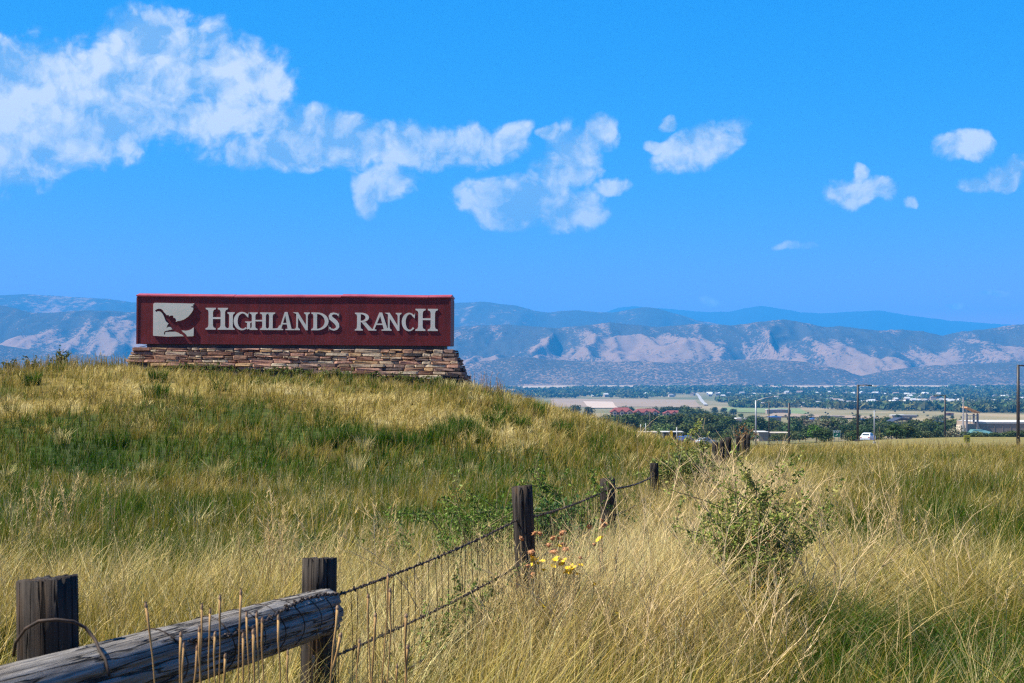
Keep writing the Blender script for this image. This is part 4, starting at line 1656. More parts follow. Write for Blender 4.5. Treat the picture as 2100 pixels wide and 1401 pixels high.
    for i, dx in enumerate((7, 11, 16)):
        mb = MB()
        mb.box(px_w(dx, Y) - .2, px_w(dx, Y) + .2, -5.6, -5.2, -1, zz(863 if i < 2 else 864.5))
        mb.build('column', M['white_wall'], r)
    mb = MB()
    mb.box(px_w(-50, Y), px_w(10, Y), -2, 3, -1, zz(876))
    mb.build('wall', M['grey_frame'], r)
    # low beige building behind the far fence posts
    Y = 420
    x = (1556 - HX) / F * Y
    g = gz(x, Y)
    r = empty('low_building', (x, Y, g))
    tag(r, 'low pink beige flat roofed building behind the last fence posts', 'building')
    def zz(py):
        return CAMZ + (HY - py) / F * Y - g
    mb = MB()
    mb.box(0, px_w(20, Y), 0, 8, -1, zz(887))
    mb.build('wall', M['beige_wall'], r)
    mb = MB()
    mb.box(px_w(20, Y) + .01, px_w(66, Y), 1, 8, -1, zz(889))
    w = mb.build('wing_wall', M['beige_wall'], r)
    mb = MB()
    mb.box(-.2, px_w(20, Y) + .2, -.2, 8.2, zz(887) + .003, zz(885.5))
    mb.build('roof', M['white_wall'], r)
    mb = MB()
    mb.box(px_w(20, Y) + .25, px_w(66, Y) + .2, .8, 8.2, zz(889) + .003, zz(887.6))
    mb.build('wing_roof', M['cream_wall'], r)
    for i in range(5):
        mb = MB()
        xx = px_w(24 + i * 8.4, Y)
        mb.box(xx, xx + .8, .96, .995, zz(896), zz(892))
        mb.build('window', M['window_dark'], w)
    # kiosk behind the signals
    Y = 350
    x = (1360 - HX) / F * Y
    g = gz(x, Y)
    r = empty('kiosk', (x, Y, g))
    tag(r, 'dark open kiosk with a thin white roof edge behind the yellow signal', 'kiosk')
    def zz(py):
        return CAMZ + (HY - py) / F * Y - g
    W = px_w(40, Y)
    mb = MB()
    mb.box(-.2, W + .2, -.3, 5, zz(887), zz(885.4))
    mb.build('roof', M['white_wall'], r)
    mb = MB()
    mb.box(.1, W * .70, 1.0, 4.8, -1, zz(887) - .01)
    mb.build('wall', M['dark_steel'], r)
    for xx in (0, W * .70, W):
        mb = MB()
        mb.box(xx - .07, xx + .07, -.2, -.06, -1, zz(887) - .01)
        mb.build('post', M['pole_grey'], r)
    # pale low shed left of it
    Y = 380
    x = (1300 - HX) / F * Y
    g = gz(x, Y)
    r = empty('shed', (x, Y, g))
    tag(r, 'long pale flat roofed shed beside the mound shoulder', 'shed')
    def zz(py):
        return CAMZ + (HY - py) / F * Y - g
    mb = MB()
    mb.box(0, px_w(48, Y), -.3, 5, zz(888.5), zz(885.5))
    mb.build('roof', M['cream_wall'], r)
    mb = MB()
    mb.box(.4, px_w(44, Y), .3, 4.6, -1, zz(888.5) - .01)
    w = mb.build('wall', M['brown_wall'], r)
    for i in range(4):
        mb = MB()
        mb.box(1 + i * 1.4, 1.9 + i * 1.4, .26, .295, zz(896), zz(891))
        mb.build('window', M['window_dark'], w)
    # white house with a buff gable behind the trees
    Y = 760
    x = (1500 - HX) / F * Y
    g = gz(x, Y)
    r = empty('white_house', (x, Y, g))
    tag(r, 'white walled house with a buff gable among the trees above the far fence', 'house')
    def zz(py):
        return CAMZ + (HY - py) / F * Y - g
    mb = MB()
    mb.box(px_w(8, Y), px_w(34, Y), 0, 8, -1, zz(860))
    w = mb.build('wall', M['white_wall'], r)
    mb = MB()
    mb.prism([(px_w(-5, Y), zz(868)), (px_w(7.8, Y), zz(868)), (px_w(7.8, Y), zz(862)), (px_w(1, Y), zz(860.5)), (px_w(-5, Y), zz(864))], 0, 7)
    mb.build('gable', M['cream_wall'], r)
    mb = MB()
    mb.prism([(px_w(6, Y), zz(860) + .01), (px_w(36, Y), zz(860) + .01), (px_w(31, Y), zz(857.5)), (px_w(12, Y), zz(857.5))], -.4, 8.4)
    mb.build('roof', M['white_wall'], r)
    for i in range(4):
        mb = MB()
        xx = px_w(11 + i * 5.6, Y)
        mb.box(xx, xx + .7, -.04, -.005, zz(866), zz(863))
        mb.build('window', M['window_dark'], w)
    # red tiled apartments
    specs = [(1253, 1298, 836, 845, 855, 1120, 'red tiled apartment block with three gables, leftmost of the red roofs'),
             (1300, 1352, 838.5, 846, 856, 1180, 'red tiled apartment block in the middle of the red roofs'),
             (1362, 1404, 842, 848, 857, 1150, 'red tiled apartment block half sunk in trees, rightmost of the red roofs')]
    for (pa, pb, pr, pe, pbm, Y, lab) in specs:
        x = (pa - HX) / F * Y
        g = gz(x, Y)
        r = empty('apartment_block', (x, Y, g))
        tag(r, lab, 'apartment block', 'red roofed apartment blocks')
        def zz(py):
            return CAMZ + (HY - py) / F * Y - g
        W = px_w(pb - pa, Y)
        mb = MB()
        mb.box(0, W, 0, 11, -1, zz(pe))
        w = mb.build('wall', M['brown_wall'], r)
        mb = MB()
        ze, zr = zz(pe) + .01, zz(pr)
        mb.add([(-.8, -.8, ze), (W + .8, -.8, ze), (W + .8, 11.8, ze), (-.8, 11.8, ze), (3.5, 5.5, zr), (W - 3.5, 5.5, zr)], [(0, 3, 2, 1), (0, 1, 5, 4), (1, 2, 5), (2, 3, 4, 5), (3, 0, 4)])
        mb.build('roof', M['red_roof'], r)
        for k in range(3):
            cx = W * (k + .5) / 3
            mb = MB()
            mb.prism([(cx - 2.0, zz(pe) + .5), (cx + 2.0, zz(pe) + .5), (cx, zz(pe) + 2.1)], -1.3, 4.5)
            mb.build('gable_roof', M['red_roof'], r)
            mb = MB()
            mb.box(cx - 1.5, cx + 1.5, -1.0, -.01, -1, zz(pe) + .48)
            w2 = mb.build('bay_wall', M['cream_wall'], r)
            for fl in range(2):
                mb = MB()
                zc = zz(pe) - 1.2 - fl * 2.8
                mb.box(cx - .9, cx + .9, -1.06, -1.005, zc - .7, zc + .7)
                mb.build('window', M['window_dark'], w2)
        for k in range(8):
            for fl in range(2):
                xx = W * (k + .5) / 8
                if min(abs(xx - W * (q + .5) / 3) for q in range(3)) < 2.1:
                    continue
                mb = MB()
                zc = zz(pe) - 1.3 - fl * 2.8
                mb.box(xx - .6, xx + .6, -.06, -.005, zc - .7, zc + .7)
                mb.build('window', M['window_dark'], w)
    # pale roofs far out on the flat
    for (pa, pb, pt, pbm, Y, mat, lab) in [(1573, 1622, 839, 846, 1750, M['white_wall'], 'long white warehouse roof at the near edge of the suburb'),
                                           (1578, 1602, 853, 861, 1050, M['blue_panel'], 'blue roofed shed behind the thin dark lamp'),
                                           (1662, 1676, 857, 864, 900, M['blue_panel'], 'small blue roofed shed above the bright green tree'),
                                           (1762, 1776, 859, 866, 820, M['blue_panel'], 'blue container shed right of the tall dark lamp'),
                                           (1895, 1936, 862, 870, 800, M['blue_panel'], 'long blue shed left of the white cross'),
                                           (1830, 1880, 855, 861, 1300, M['white_wall'], 'white store buildings above the dark pavilion roof'),
                                           (1686, 1732, 857, 862, 1250, M['cream_wall'], 'cream strip mall behind the bright green tree'),
                                           (1940, 1956, 851, 858, 1500, M['red_roof'], 'red roofed diner left of the white cross')]:
        x = (pa - HX) / F * Y
        g = gz(x, Y)
        r = empty('warehouse', (x, Y, g))
        tag(r, lab, 'warehouse')
        W = px_w(pb - pa, Y)
        h = CAMZ + (HY - pt) / F * Y - g
        h = max(h, 3.0)
        mb = MB()
        mb.box(0, W, 0, W * .4, -1, h - 1.1)
        w = mb.build('wall', M['beige_wall'], r)
        mb = MB()
        mb.prism([(-.4, h - 1.09), (W + .4, h - 1.09), (W + .4, h - .5), (W / 2, h), (-.4, h - .5)], -.4, W * .4 + .4)
        mb.build('roof', mat, r)
        mb = MB()
        mb.box(W * .3, W * .3 + 2.2, -.05, -.005, 0, 2.2)
        mb.build('door', M['window_dark'], w)


build_buildings()


# --- houses of the far suburb
def build_houses():
    rnd = random.Random(5)
    walls = [M['white_wall'], M['cream_wall'], M['beige_wall'], noisy('grey_siding', (.4, .4, .42), (.5, .5, .5), .4), noisy('tan_siding', (.45, .36, .27), (.52, .42, .32), .4)]
    roofs = [M['grey_roof'], noisy('pale_shingle', (.42, .40, .38), (.52, .50, .47), .5), noisy('brown_shingle', (.20, .14, .11), (.28, .2, .16), .5), M['white_wall']]
    meshes = []
    for i in range(10):
        mb = MB()
        w, d, h, rr = rnd.uniform(9, 15), rnd.uniform(8, 11), rnd.uniform(3.2, 6), rnd.uniform(2.2, 3.4)
        mb.box(-w / 2, w / 2, -d / 2, d / 2, -1.5, h, 0)
        mb.prism([(-d / 2 - .5, h + .01), (d / 2 + .5, h + .01), (0, h + rr)], -w / 2 - .4, w / 2 + .4, 1, axis='x')
        for k in range(3):
            x = -w / 2 + w * (k + .5) / 3
            mb.box(x - .6, x + .6, -d / 2 - .05, -d / 2 - .004, h - 2.1, h - .8, 2)
        me = mb.mesh('house')
        for m_ in (walls[i % 5], roofs[i % 4] if i % 3 else roofs[1], M['window_dark']):
            me.materials.append(m_)
        meshes.append(me)
    n = 0
    tries = 0
    while n < 285 and tries < 6000:
        tries += 1
        px = rnd.uniform(1090, 2110)
        Y = math.exp(rnd.uniform(math.log(1900), math.log(5500)))
        x = (px - HX) / F * Y
        g = gz(x, Y)
        py = HY - (g - CAMZ) / Y * F
        if px < 1480 and py > 816:
            continue
        if (px < 1950 and Y < 2300) or (px < 1580 and Y < 2900):
            continue
        if 1425 < px < 1452 or (px < 1160 and py < 800):
            continue
        o = bpy.data.objects.new('house', rnd.choice(meshes))
        C.objects.link(o)
        o.location = (x, Y, g + .5)
        o.rotation_euler = (0, 0, rnd.uniform(-.5, .5) + rnd.choice([0, math.pi / 2]))
        s = rnd.uniform(.8, 1.25)
        o.scale = (s, s, s)
        tag(o, 'small pale roofed house among the trees of the far suburb', 'house', 'houses of the far suburb')
        n += 1


build_houses()


# --- trees
def tree_mesh_pair(seed, h=10.0, w=8.0, nl=9, nf=900, tone=(.055, .085, .025), leaf=.5, narrow=False):
    rs = np.random.default_rng(seed)
    base = np.array(tone)
    V, T, K = [], [], []
    lobes = []
    for i in range(nl):
        a = rs.uniform(0, 2 * np.pi)
        rr = w * .30 * np.sqrt(rs.uniform(0, 1))
        z = h * (rs.uniform(.30, .82))
        if narrow:
            rr *= .5
        lr = w * rs.uniform(.20, .33) * (1.15 - .45 * (z / h - .3))
        lobes.append((rr * np.cos(a), rr * np.sin(a), z, lr))
    lobes.append((0, 0, h * .60, w * .30))
    lobes = np.array(lobes)
    li = rs.choice(len(lobes), nf, p=lobes[:, 3] ** 2 / (lobes[:, 3] ** 2).sum())
    dirs = rs.normal(size=(nf, 3))
    dirs /= np.linalg.norm(dirs, axis=1)[:, None]
    rad = lobes[li, 3] * rs.uniform(.62, 1.08, nf)
    P = lobes[li, :3] + dirs * rad[:, None] * np.array([1, 1, .85])
    nrm = dirs + rs.normal(size=(nf, 3)) * .55
    nrm /= np.linalg.norm(nrm, axis=1)[:, None]
    t1 = np.cross(nrm, rs.normal(size=(nf, 3)))
    t1 /= np.linalg.norm(t1, axis=1)[:, None]
    t2 = np.cross(nrm, t1)
    s = leaf * rs.uniform(.6, 1.4, nf)[:, None]
    q = np.stack([P - t1 * s * .7, P + t2 * s * .45, P + t1 * s * .8, P - t2 * s * .5], 1).reshape(-1, 3)
    idx = np.arange(nf)[:, None] * 4
    tris = np.concatenate([idx + np.array([0, 1, 2]), idx + np.array([0, 2, 3])])
    lobe_tone = rs.uniform(.75, 1.3, len(lobes))
    c = base[None] * (lobe_tone[li] * rs.uniform(.7, 1.3, nf))[:, None]
    c[:, 0] *= rs.uniform(.85, 1.3, nf)
    cols = np.repeat(c, 4, 0)
    me = np_mesh('crown', q, tris, cols)
    me.materials.append(M['tree_leaf'])
    mb = MB()
    mb.tube([(0, 0, -.6), (.1, 0, h * .25), (0, .1, h * .55)], [h * .028, h * .02, h * .009], 7)
    for k in range(5):
        l = lobes[rs.integers(len(lobes))]
        z0 = h * rs.uniform(.22, .42)
        mb.tube([(0.05, 0, z0), (l[0] * .5, l[1] * .5, (z0 + l[2]) / 2 + .2), (l[0], l[1], l[2])], [h * .012, h * .008, h * .003], 5)
    tm = mb.mesh('trunk')
    tm.materials.append(M['bark'])
    return me, tm


TREE_KINDS = {
    'dark': [tree_mesh_pair(100 + i, 10, 8.5, 10, 1100, (.040, .066, .022), .55) for i in range(4)],
    'mid': [tree_mesh_pair(120 + i, 10, 9, 10, 1100, (.062, .092, .026), .55) for i in range(3)],
    'bright': [tree_mesh_pair(140 + i, 10, 7.5, 11, 1600, (.060, .125, .018), .42) for i in range(2)],
    'grey': [tree_mesh_pair(160 + i, 10, 9, 10, 1000, (.120, .130, .075), .5) for i in range(2)],
}


def tree(kind, px, top, Y, label, group=None, wide=1.0, rnd=random.Random(3)):
    x = (px - HX) / F * Y
    g = gz(x, Y)
    h = CAMZ + (HY - top) / F * Y - g
    h = min(max(h, 2.5), 22)
    cm, tm = rnd.choice(TREE_KINDS[kind])
    r = empty('tree', (x, Y, g), rnd.uniform(0, 6.28))
    tag(r, label, 'tree', group)
    s = h / 9.7
    r.scale = (s * wide, s * wide, s)
    link_mesh('crown', cm, None, r)
    link_mesh('trunk', tm, None, r)
    return r


def build_trees():
    rnd = random.Random(21)
    # two dark trees on the tan field
    tree('dark', 1180, 829, 1300, 'dark round tree on the tan field, nearer the mound shoulder')
    tree('dark', 1208, 833, 1250, 'dark tree between the mound shoulder tree and the red roofs', wide=1.1)
    # behind the red roofs
    G = 'trees around the red roofs'
    for px, top in ((1268, 836), (1282, 832), (1295, 833), (1330, 836), (1345, 833), (1358, 834), (1372, 832), (1385, 834), (1396, 832)):
        tree('dark', px + rnd.uniform(-3, 3), top, 1330, 'dark tree standing behind the red tiled roofs', G, 1.2)
    for px in range(1400, 1500, 11):
        tree(rnd.choice(['dark', 'dark', 'mid']), px + rnd.uniform(-4, 4), 834 + (px - 1400) * .14 + rnd.uniform(-3, 4), 980 + rnd.uniform(-60, 60), 'dark tall tree right of the red tiled roofs', G, 1.25)
    G = 'dark wood below the red roofs'
    for px in range(1205, 1480, 13):
        tree('dark', px + rnd.uniform(-5, 5), 852 + rnd.uniform(-3, 5) + max(0, 1262 - px) * .12, 820 + rnd.uniform(-60, 60), 'dark tree in the dense wood directly below the red roofs', G, 1.35)
    for px in range(1240, 1500, 14):
        tree(rnd.choice(['dark', 'mid']), px + rnd.uniform(-5, 5), 863 + rnd.uniform(-3, 5), 640 + rnd.uniform(-50, 50), 'dark green tree in the middle of the wood below the red roofs', G, 1.35)
    G = 'tall trees right of the mound shoulder'
    for i in range(26):
        px = 1222 + i * 11 + rnd.uniform(-6, 6)
        tree(rnd.choice(['dark', 'dark', 'mid']), px, 850 + rnd.uniform(-5, 6) + max(0, 1262 - px) * .25, 560 + rnd.uniform(-60, 80), 'tall dense tree in the wood right of the mound shoulder', G, 1.25)
    G = 'olive trees at the foot of the wood'
    for px in range(1330, 1545, 17):
        tree(rnd.choice(['mid', 'mid', 'dark']), px + rnd.uniform(-5, 5), 868 + rnd.uniform(-4, 6), 470 + rnd.uniform(-30, 30), 'olive green tree at the foot of the wood above the kiosk', G, 1.4)
    G = 'trees behind the low beige building'
    for px, top, Y in ((1478, 868, 600), (1496, 876, 560), (1520, 866, 640), (1540, 860, 700), (1560, 864, 700), (1578, 866, 650), (1596, 862, 720), (1530, 878, 470), (1600, 872, 560), (1620, 868, 620), (1640, 862, 640), (1590, 880, 460), (1610, 884, 440)):
        tree(rnd.choice(['mid', 'dark', 'grey']), px, top, Y, 'bushy tree around the low beige building', G, 1.3)
    for px, top, Y in ((1500, 886, 385), (1516, 884, 390), (1534, 888, 380), (1546, 886, 372), (1588, 887, 378), (1604, 884, 385), (1626, 880, 380), (1640, 884, 372), (1470, 886, 385), (1452, 884, 400), (1490, 892, 300)):
        tree(rnd.choice(['mid', 'dark']), px, top, Y, 'small tree close in front of the low beige building', 'small trees before the low beige building', 1.5)
    tree('bright', 1674, 866, 330, 'bright green tree left of the green exit sign', None, 1.25)
    tree('mid', 1692, 872, 350, 'olive tree leaning over the green exit sign', None, 1.2)
    tree('dark', 1652, 876, 360, 'dark tree left of the bright green tree', None, 1.3)
    tree('mid', 1702, 855, 480, 'broad green tree rising behind the exit sign', None, 1.3)
    tree('grey', 1726, 854, 520, 'grey green willow like tree above the exit sign', None, 1.2)
    G = 'trees between the tall lamp and the pavilion'
    for px, top, Y in ((1738, 868, 430), (1746, 876, 350), (1768, 872, 420), (1786, 870, 440), (1806, 874, 420), (1822, 876, 440), (1775, 884, 330), (1800, 886, 320), (1840, 880, 420), (1858, 878, 430)):
        tree(rnd.choice(['mid', 'dark', 'dark']), px, top, Y, 'green tree in the belt between the tall lamp and the dark pavilion', G, 1.35)
    G = 'dark trees left of the church'
    for px, top, Y in ((1872, 876, 400), (1890, 872, 430), (1905, 864, 470), (1920, 862, 480), (1934, 868, 450), (1950, 868, 470), (1964, 866, 500), (1880, 884, 340), (1900, 882, 340), (1922, 882, 340)):
        tree('dark', px, top, Y, 'dark tree in the belt between the pavilion and the church', G, 1.35)
    tree('grey', 1954, 872, 360, 'pale silver green bush by the church annex', None, 1.4)
    G = 'shrubs along the church wall'
    for px, top in ((1990, 885), (2008, 884), (2040, 886), (2055, 888), (2070, 883), (2082, 882), (2096, 884)):
        tree('dark', px, top, 330, 'dark rounded shrub in front of the church wall', G, 2.0)
    for px, top in ((2012, 862), (2030, 862), (1996, 861)):
        tree('dark', px, top, 560, 'dark tree showing above the church roof', 'trees behind the church', 1.4)
    for px, top, Y in ((1690, 898, 250), (1752, 893, 262), (1846, 892, 250), (1862, 893, 240), (1838, 896, 236)):
        tree('dark', px, top, Y, 'low dark bush on the grass bank below the pavilion', 'bushes on the grass bank', 1.8)
    G = 'trees in the belt across the valley mouth'
    for i in range(46):
        px = 1490 + i * 10.4 + rnd.uniform(-6, 6)
        tree(rnd.choice(['mid', 'dark', 'dark', 'grey']), px, 857 + rnd.uniform(-4, 10), 560 + rnd.uniform(-90, 120), 'green tree in the thick belt behind the poles and the exit sign', G, 1.45)
    G = 'trees along the edge of the flat'
    for i in range(40):
        px = 1480 + i * 12.6 + rnd.uniform(-6, 6)
        tree(rnd.choice(['dark', 'mid', 'grey', 'dark']), px, 851 + (px - 1480) * .006 + rnd.uniform(-4, 7), 1150 + rnd.uniform(-220, 260), 'small dark tree on the tan flat in front of the suburb', 'trees dotted over the tan flat', 1.5)
    for px, top in ((1512, 852), (1595, 851), (1622, 852), (1655, 852), (1690, 847), (1655, 845), (1700, 848), (1750, 850), (1790, 848), (1840, 848), (1890, 848), (1930, 849), (1468, 834), (1480, 836), (1500, 838)):
        tree('dark', px + rnd.uniform(-5, 5), top, 1650 + rnd.uniform(-100, 100), 'small dark tree at the near edge of the suburb flat', G, 1.3)


build_trees()


def build_far_woods():
    """The tree cover of the suburb: too many and too small to count."""
    rs = np.random.default_rng(77)
    n = 30000
    px = rs.uniform(900, 2400, n)
    Y = np.exp(rs.uniform(np.log(1750), np.log(5900), n))
    x = (px - HX) / F * Y
    g = ground(x, Y)
    py = HY - (g - CAMZ) / Y * F
    keep = np.ones(n, bool)
    dens = fbm2(x / 380, Y / 700, 61, 3)
    keep &= dens > .36
    # the tan fields, the road and the open plain stay clear
    keep &= ~((px < 1470) & (py > 817.5))
    keep &= ~((px >= 1470) & (px < 1500) & (py > 826))
    keep &= ~((px >= 1500) & (px < 1960) & (py > 837 + (px - 1500) * .016))
    keep &= ~((px > 1428) & (px < 1446) & (py > 806))
    keep &= ~((px < 1300) & (py < 797))
    keep &= ~((py < 793) & (rs.random(n) < .55) & (px < 1500))
    x, Y, g = x[keep], Y[keep], g[keep]
    n = len(x)
    # each crown: a few leaf clumps set round an uneven ball
    nf = 12
    h = rs.uniform(5.5, 12, n) * np.where(Y > 4000, 1.15, 1)
    w = h * rs.uniform(.45, .75, n)
    d = rs.normal(size=(n, nf, 3))
    d /= np.linalg.norm(d, axis=2)[..., None]
    d[..., 2] = np.abs(d[..., 2]) * 1.0 - .25
    cen = np.stack([x, Y, g + h * .55], -1)[:, None, :]
    P = cen + d * np.stack([w, w, h * .5], -1)[:, None, :] * rs.uniform(.5, 1.0, (n, nf, 1))
    nr = d + rs.normal(size=d.shape) * .3
    nr /= np.linalg.norm(nr, axis=2)[..., None]
    t1 = np.cross(nr, rs.normal(size=d.shape))
    t1 /= np.linalg.norm(t1, axis=2)[..., None]
    t2 = np.cross(nr, t1)
    s = (w * .85)[:, None, None] * rs.uniform(.6, 1.1, (n, nf, 1))
    q = np.stack([P + t1 * s, P - t1 * s * .5 + t2 * s * .85, P - t1 * s * .5 - t2 * s * .85], 2).reshape(-1, 3)
    tris = np.arange(len(q)).reshape(-1, 3)
    tone = np.array([.048, .068, .024]) * rs.uniform(.5, 2.3, (n, 1)) * np.array([1, 1, 1])
    tone[:, 0] *= rs.uniform(.8, 1.5, n)
    c = np.repeat(tone, nf * 3, 0) * np.repeat(rs.uniform(.75, 1.25, n * nf), 3)[:, None]
    me = np_mesh('far_woods', q, tris, c)
    o = link_mesh('far_woods', me, M['tree_leaf'])
    tag(o, 'blue green tree cover of the suburb across the valley floor', None, None, 'stuff')


build_far_woods()

# ------------------------------------------------------------------ the fence
def wood_material(name, dark, light, warm):
    m, t, o = new_mat(name)
    L = t.links
    b = N(t, 'ShaderNodeBsdfPrincipled')
    b.inputs['Roughness'].default_value = .9
    b.inputs['Specular IOR Level'].default_value = .15
    L.new(b.outputs[0], o.inputs[0])
    tc = N(t, 'ShaderNodeTexCoord')
    mp = N(t, 'ShaderNodeMapping')
    mp.inputs['Scale'].default_value = (1, 1, .035)
    L.new(tc.outputs['Object'], mp.inputs[0])
    n = N(t, 'ShaderNodeTexNoise')
    n.inputs['Scale'].default_value = 95
    n.inputs['Detail'].default_value = 8
    n.inputs['Roughness'].default_value = .7
    L.new(mp.outputs[0], n.inputs['Vector'])
    n2 = N(t, 'ShaderNodeTexNoise')
    n2.inputs['Scale'].default_value = 9
    n2.inputs['Detail'].default_value = 4
    mp2 = N(t, 'ShaderNodeMapping')
    mp2.inputs['Scale'].default_value = (1, 1, .25)
    L.new(tc.outputs['Object'], mp2.inputs[0])
    L.new(mp2.outputs[0], n2.inputs['Vector'])
    r = N(t, 'ShaderNodeValToRGB')
    r.color_ramp.elements[0].position = .34
    r.color_ramp.elements[0].color = (*dark, 1)
    r.color_ramp.elements[1].position = .66
    r.color_ramp.elements[1].color = (*light, 1)
    L.new(n.outputs['Fac'], r.inputs[0])
    mr = N(t, 'ShaderNodeMapRange', interpolation_type='SMOOTHSTEP')
    L.new(n2.outputs['Fac'], mr.inputs['Value'])
    mr.inputs['From Min'].default_value = .50
    mr.inputs['From Max'].default_value = .68
    mr.inputs['To Max'].default_value = .7
    mx = N(t, 'ShaderNodeMix', data_type='RGBA')
    L.new(mr.outputs[0], mx.inputs['Factor'])
    L.new(r.outputs[0], mx.inputs['A'])
    mx.inputs['B'].default_value = (*warm, 1)
    # open checks along the grain
    mp3 = N(t, 'ShaderNodeMapping')
    mp3.inputs['Scale'].default_value = (1, 1, .045)
    L.new(tc.outputs['Object'], mp3.inputs[0])
    n3 = N(t, 'ShaderNodeTexNoise')
    n3.inputs['Scale'].default_value = 30
    n3.inputs['Detail'].default_value = 3
    L.new(mp3.outputs[0], n3.inputs['Vector'])
    ab = math_node(t, 'ABSOLUTE', math_node(t, 'SUBTRACT', n3.outputs['Fac'], .5))
    ck = N(t, 'ShaderNodeMapRange', interpolation_type='SMOOTHSTEP')
    L.new(ab, ck.inputs['Value'])
    ck.inputs['From Max'].default_value = .030
    ck.inputs['To Min'].default_value = .12
    cm = N(t, 'ShaderNodeMix', data_type='RGBA', blend_type='MULTIPLY')
    cm.inputs['Factor'].default_value = 1
    L.new(mx.outputs['Result'], cm.inputs['A'])
    L.new(ck.outputs[0], cm.inputs['B'])
    L.new(cm.outputs['Result'], b.inputs['Base Color'])
    bp = N(t, 'ShaderNodeBump')
    bp.inputs['Strength'].default_value = 1.0
    bp.inputs['Distance'].default_value = .012
    L.new(math_node(t, 'ADD', math_node(t, 'MULTIPLY', n.outputs['Fac'], .5), ck.outputs[0]), bp.inputs['Height'])
    L.new(bp.outputs[0], b.inputs['Normal'])
    return m


M['post_wood'] = wood_material('dark_weathered_post', (.012, .010, .009), (.060, .050, .041), (.085, .045, .016))
M['rail_wood'] = wood_material('grey_weathered_log', (.04, .034, .028), (.29, .26, .22), (.19, .155, .115))


def log_mesh(length, r, seed, cracks=5, taper=.95, nseg=14, nside=72, slope=.0, deep=1.0):
    """A round timber along +z with checks and flats cut into it."""
    rs = np.random.default_rng(seed)
    ang = np.arange(nside) / nside * 2 * np.pi
    ca = rs.uniform(0, 2 * np.pi, cracks)
    cd = rs.uniform(.06, .26, cracks) * deep
    cw = rs.uniform(.05, .13, cracks)
    zs = np.linspace(0, length, nseg)
    V = []
    for j, z in enumerate(zs):
        f = z / length
        rr = np.full(nside, r * (1 + (taper - 1) * f))
        rr *= 1 + .035 * np.sin(ang * 2 + seed) + .02 * np.sin(ang * 3 + f * 2)
        rr *= 1 + .035 * (vnoise(ang * 5.1 + seed, np.full(nside, f * 2.2), seed) - .5)
        for a, d, wd in zip(ca, cd, cw):
            aa = a + .25 * (vnoise(np.array([f * 3.0]), np.array([a]), seed + 4)[0] - .5)
            dd = np.abs((ang - aa + np.pi) % (2 * np.pi) - np.pi)
            rr -= r * d * np.clip(1 - dd / wd, 0, 1) * (0.5 + .5 * vnoise(np.array([f * 4.0]), np.array([a * 3]), seed + 9)[0])
        tilt = slope * np.cos(ang) * r if j == nseg - 1 else 0
        V.append(np.stack([rr * np.cos(ang), rr * np.sin(ang), np.full(nside, z) + tilt + (rs.uniform(-.004, .004, nside) if j == nseg - 1 else 0)], -1))
    V = np.concatenate(V)
    f = []
    for j in range(nseg - 1):
        for k in range(nside):
            k2 = (k + 1) % nside
            a, b, c, d = j * nside + k, j * nside + k2, (j + 1) * nside + k2, (j + 1) * nside + k
            f += [(a, b, c), (a, c, d)]
    c0, c1 = len(V), len(V) + 1
    V = np.concatenate([V, [[0, 0, 0]], [[0, 0, length - .004]]])
    for k in range(nside):
        k2 = (k + 1) % nside
        f += [(c0, k2, k), (c1, (nseg - 1) * nside + k, (nseg - 1) * nside + k2)]
    return np_mesh('post', V, np.array(f))


FENCE = None
POSTS = [   # px of the axis, py of the top, distance, width in px
    (97, 1186, 3.65, 131, .10), (655, 1145, 5.95, 75, .06), (1070, 997, 8.9, 47, .06), (1246, 982, 13.5, 33, .05), (1341, 950, 20, 19, .04), (1443, 925, 26, 14, .1), (1467, 907, 30, 14, .05),
    (1481, 903, 34, 11, .05), (1494, 897, 38, 12, .05), (1513, 894, 43, 9, .05), (1526, 891, 48, 9, .05), (1535, 891, 53, 8, .05)]


def strand(pts, r, twist=.0035, step=.03, barbs=.13, seed=0, two=True):
    """Two wires twisted together, with barbs."""
    rs = random.Random(seed)
    mb = MB()
    P = [Vector(p) for p in pts]
    ln = sum((P[i + 1] - P[i]).length for i in range(len(P) - 1))
    n = max(4, int(ln / step))
    samples = []
    cum = [0]
    for i in range(len(P) - 1):
        cum.append(cum[-1] + (P[i + 1] - P[i]).length)
    for i in range(n + 1):
        s = ln * i / n
        k = max(j for j in range(len(P) - 1) if cum[j] <= s + 1e-9)
        t = (s - cum[k]) / max(cum[k + 1] - cum[k], 1e-9)
        samples.append(P[k].lerp(P[k + 1], t))
    d = (P[-1] - P[0]).normalized()
    u = d.cross(Vector((0, 0, 1))).normalized()
    w = u.cross(d)
    for ph in ((0, math.pi) if two else (0,)):
        line = []
        for i, p in enumerate(samples):
            a = ph + i * 1.1
            line.append(p + (u * math.cos(a) + w * math.sin(a)) * (twist if two else 0))
        mb.tube(line, r, 5, caps=True)
    if barbs:
        s = barbs * rs.random()
        while s < ln:
            p = samples[min(int(s / ln * n), n)]
            for k in range(3):
                q = p + d * rs.uniform(-.008, .008)
                e = Vector((rs.uniform(-1, 1), rs.uniform(-1, 1), rs.uniform(-1, 1))).normalized() * .013
                mb.tube([q - e, q + e], r * 1.25, 4)
            s += barbs * rs.uniform(.85, 1.15)
    return mb


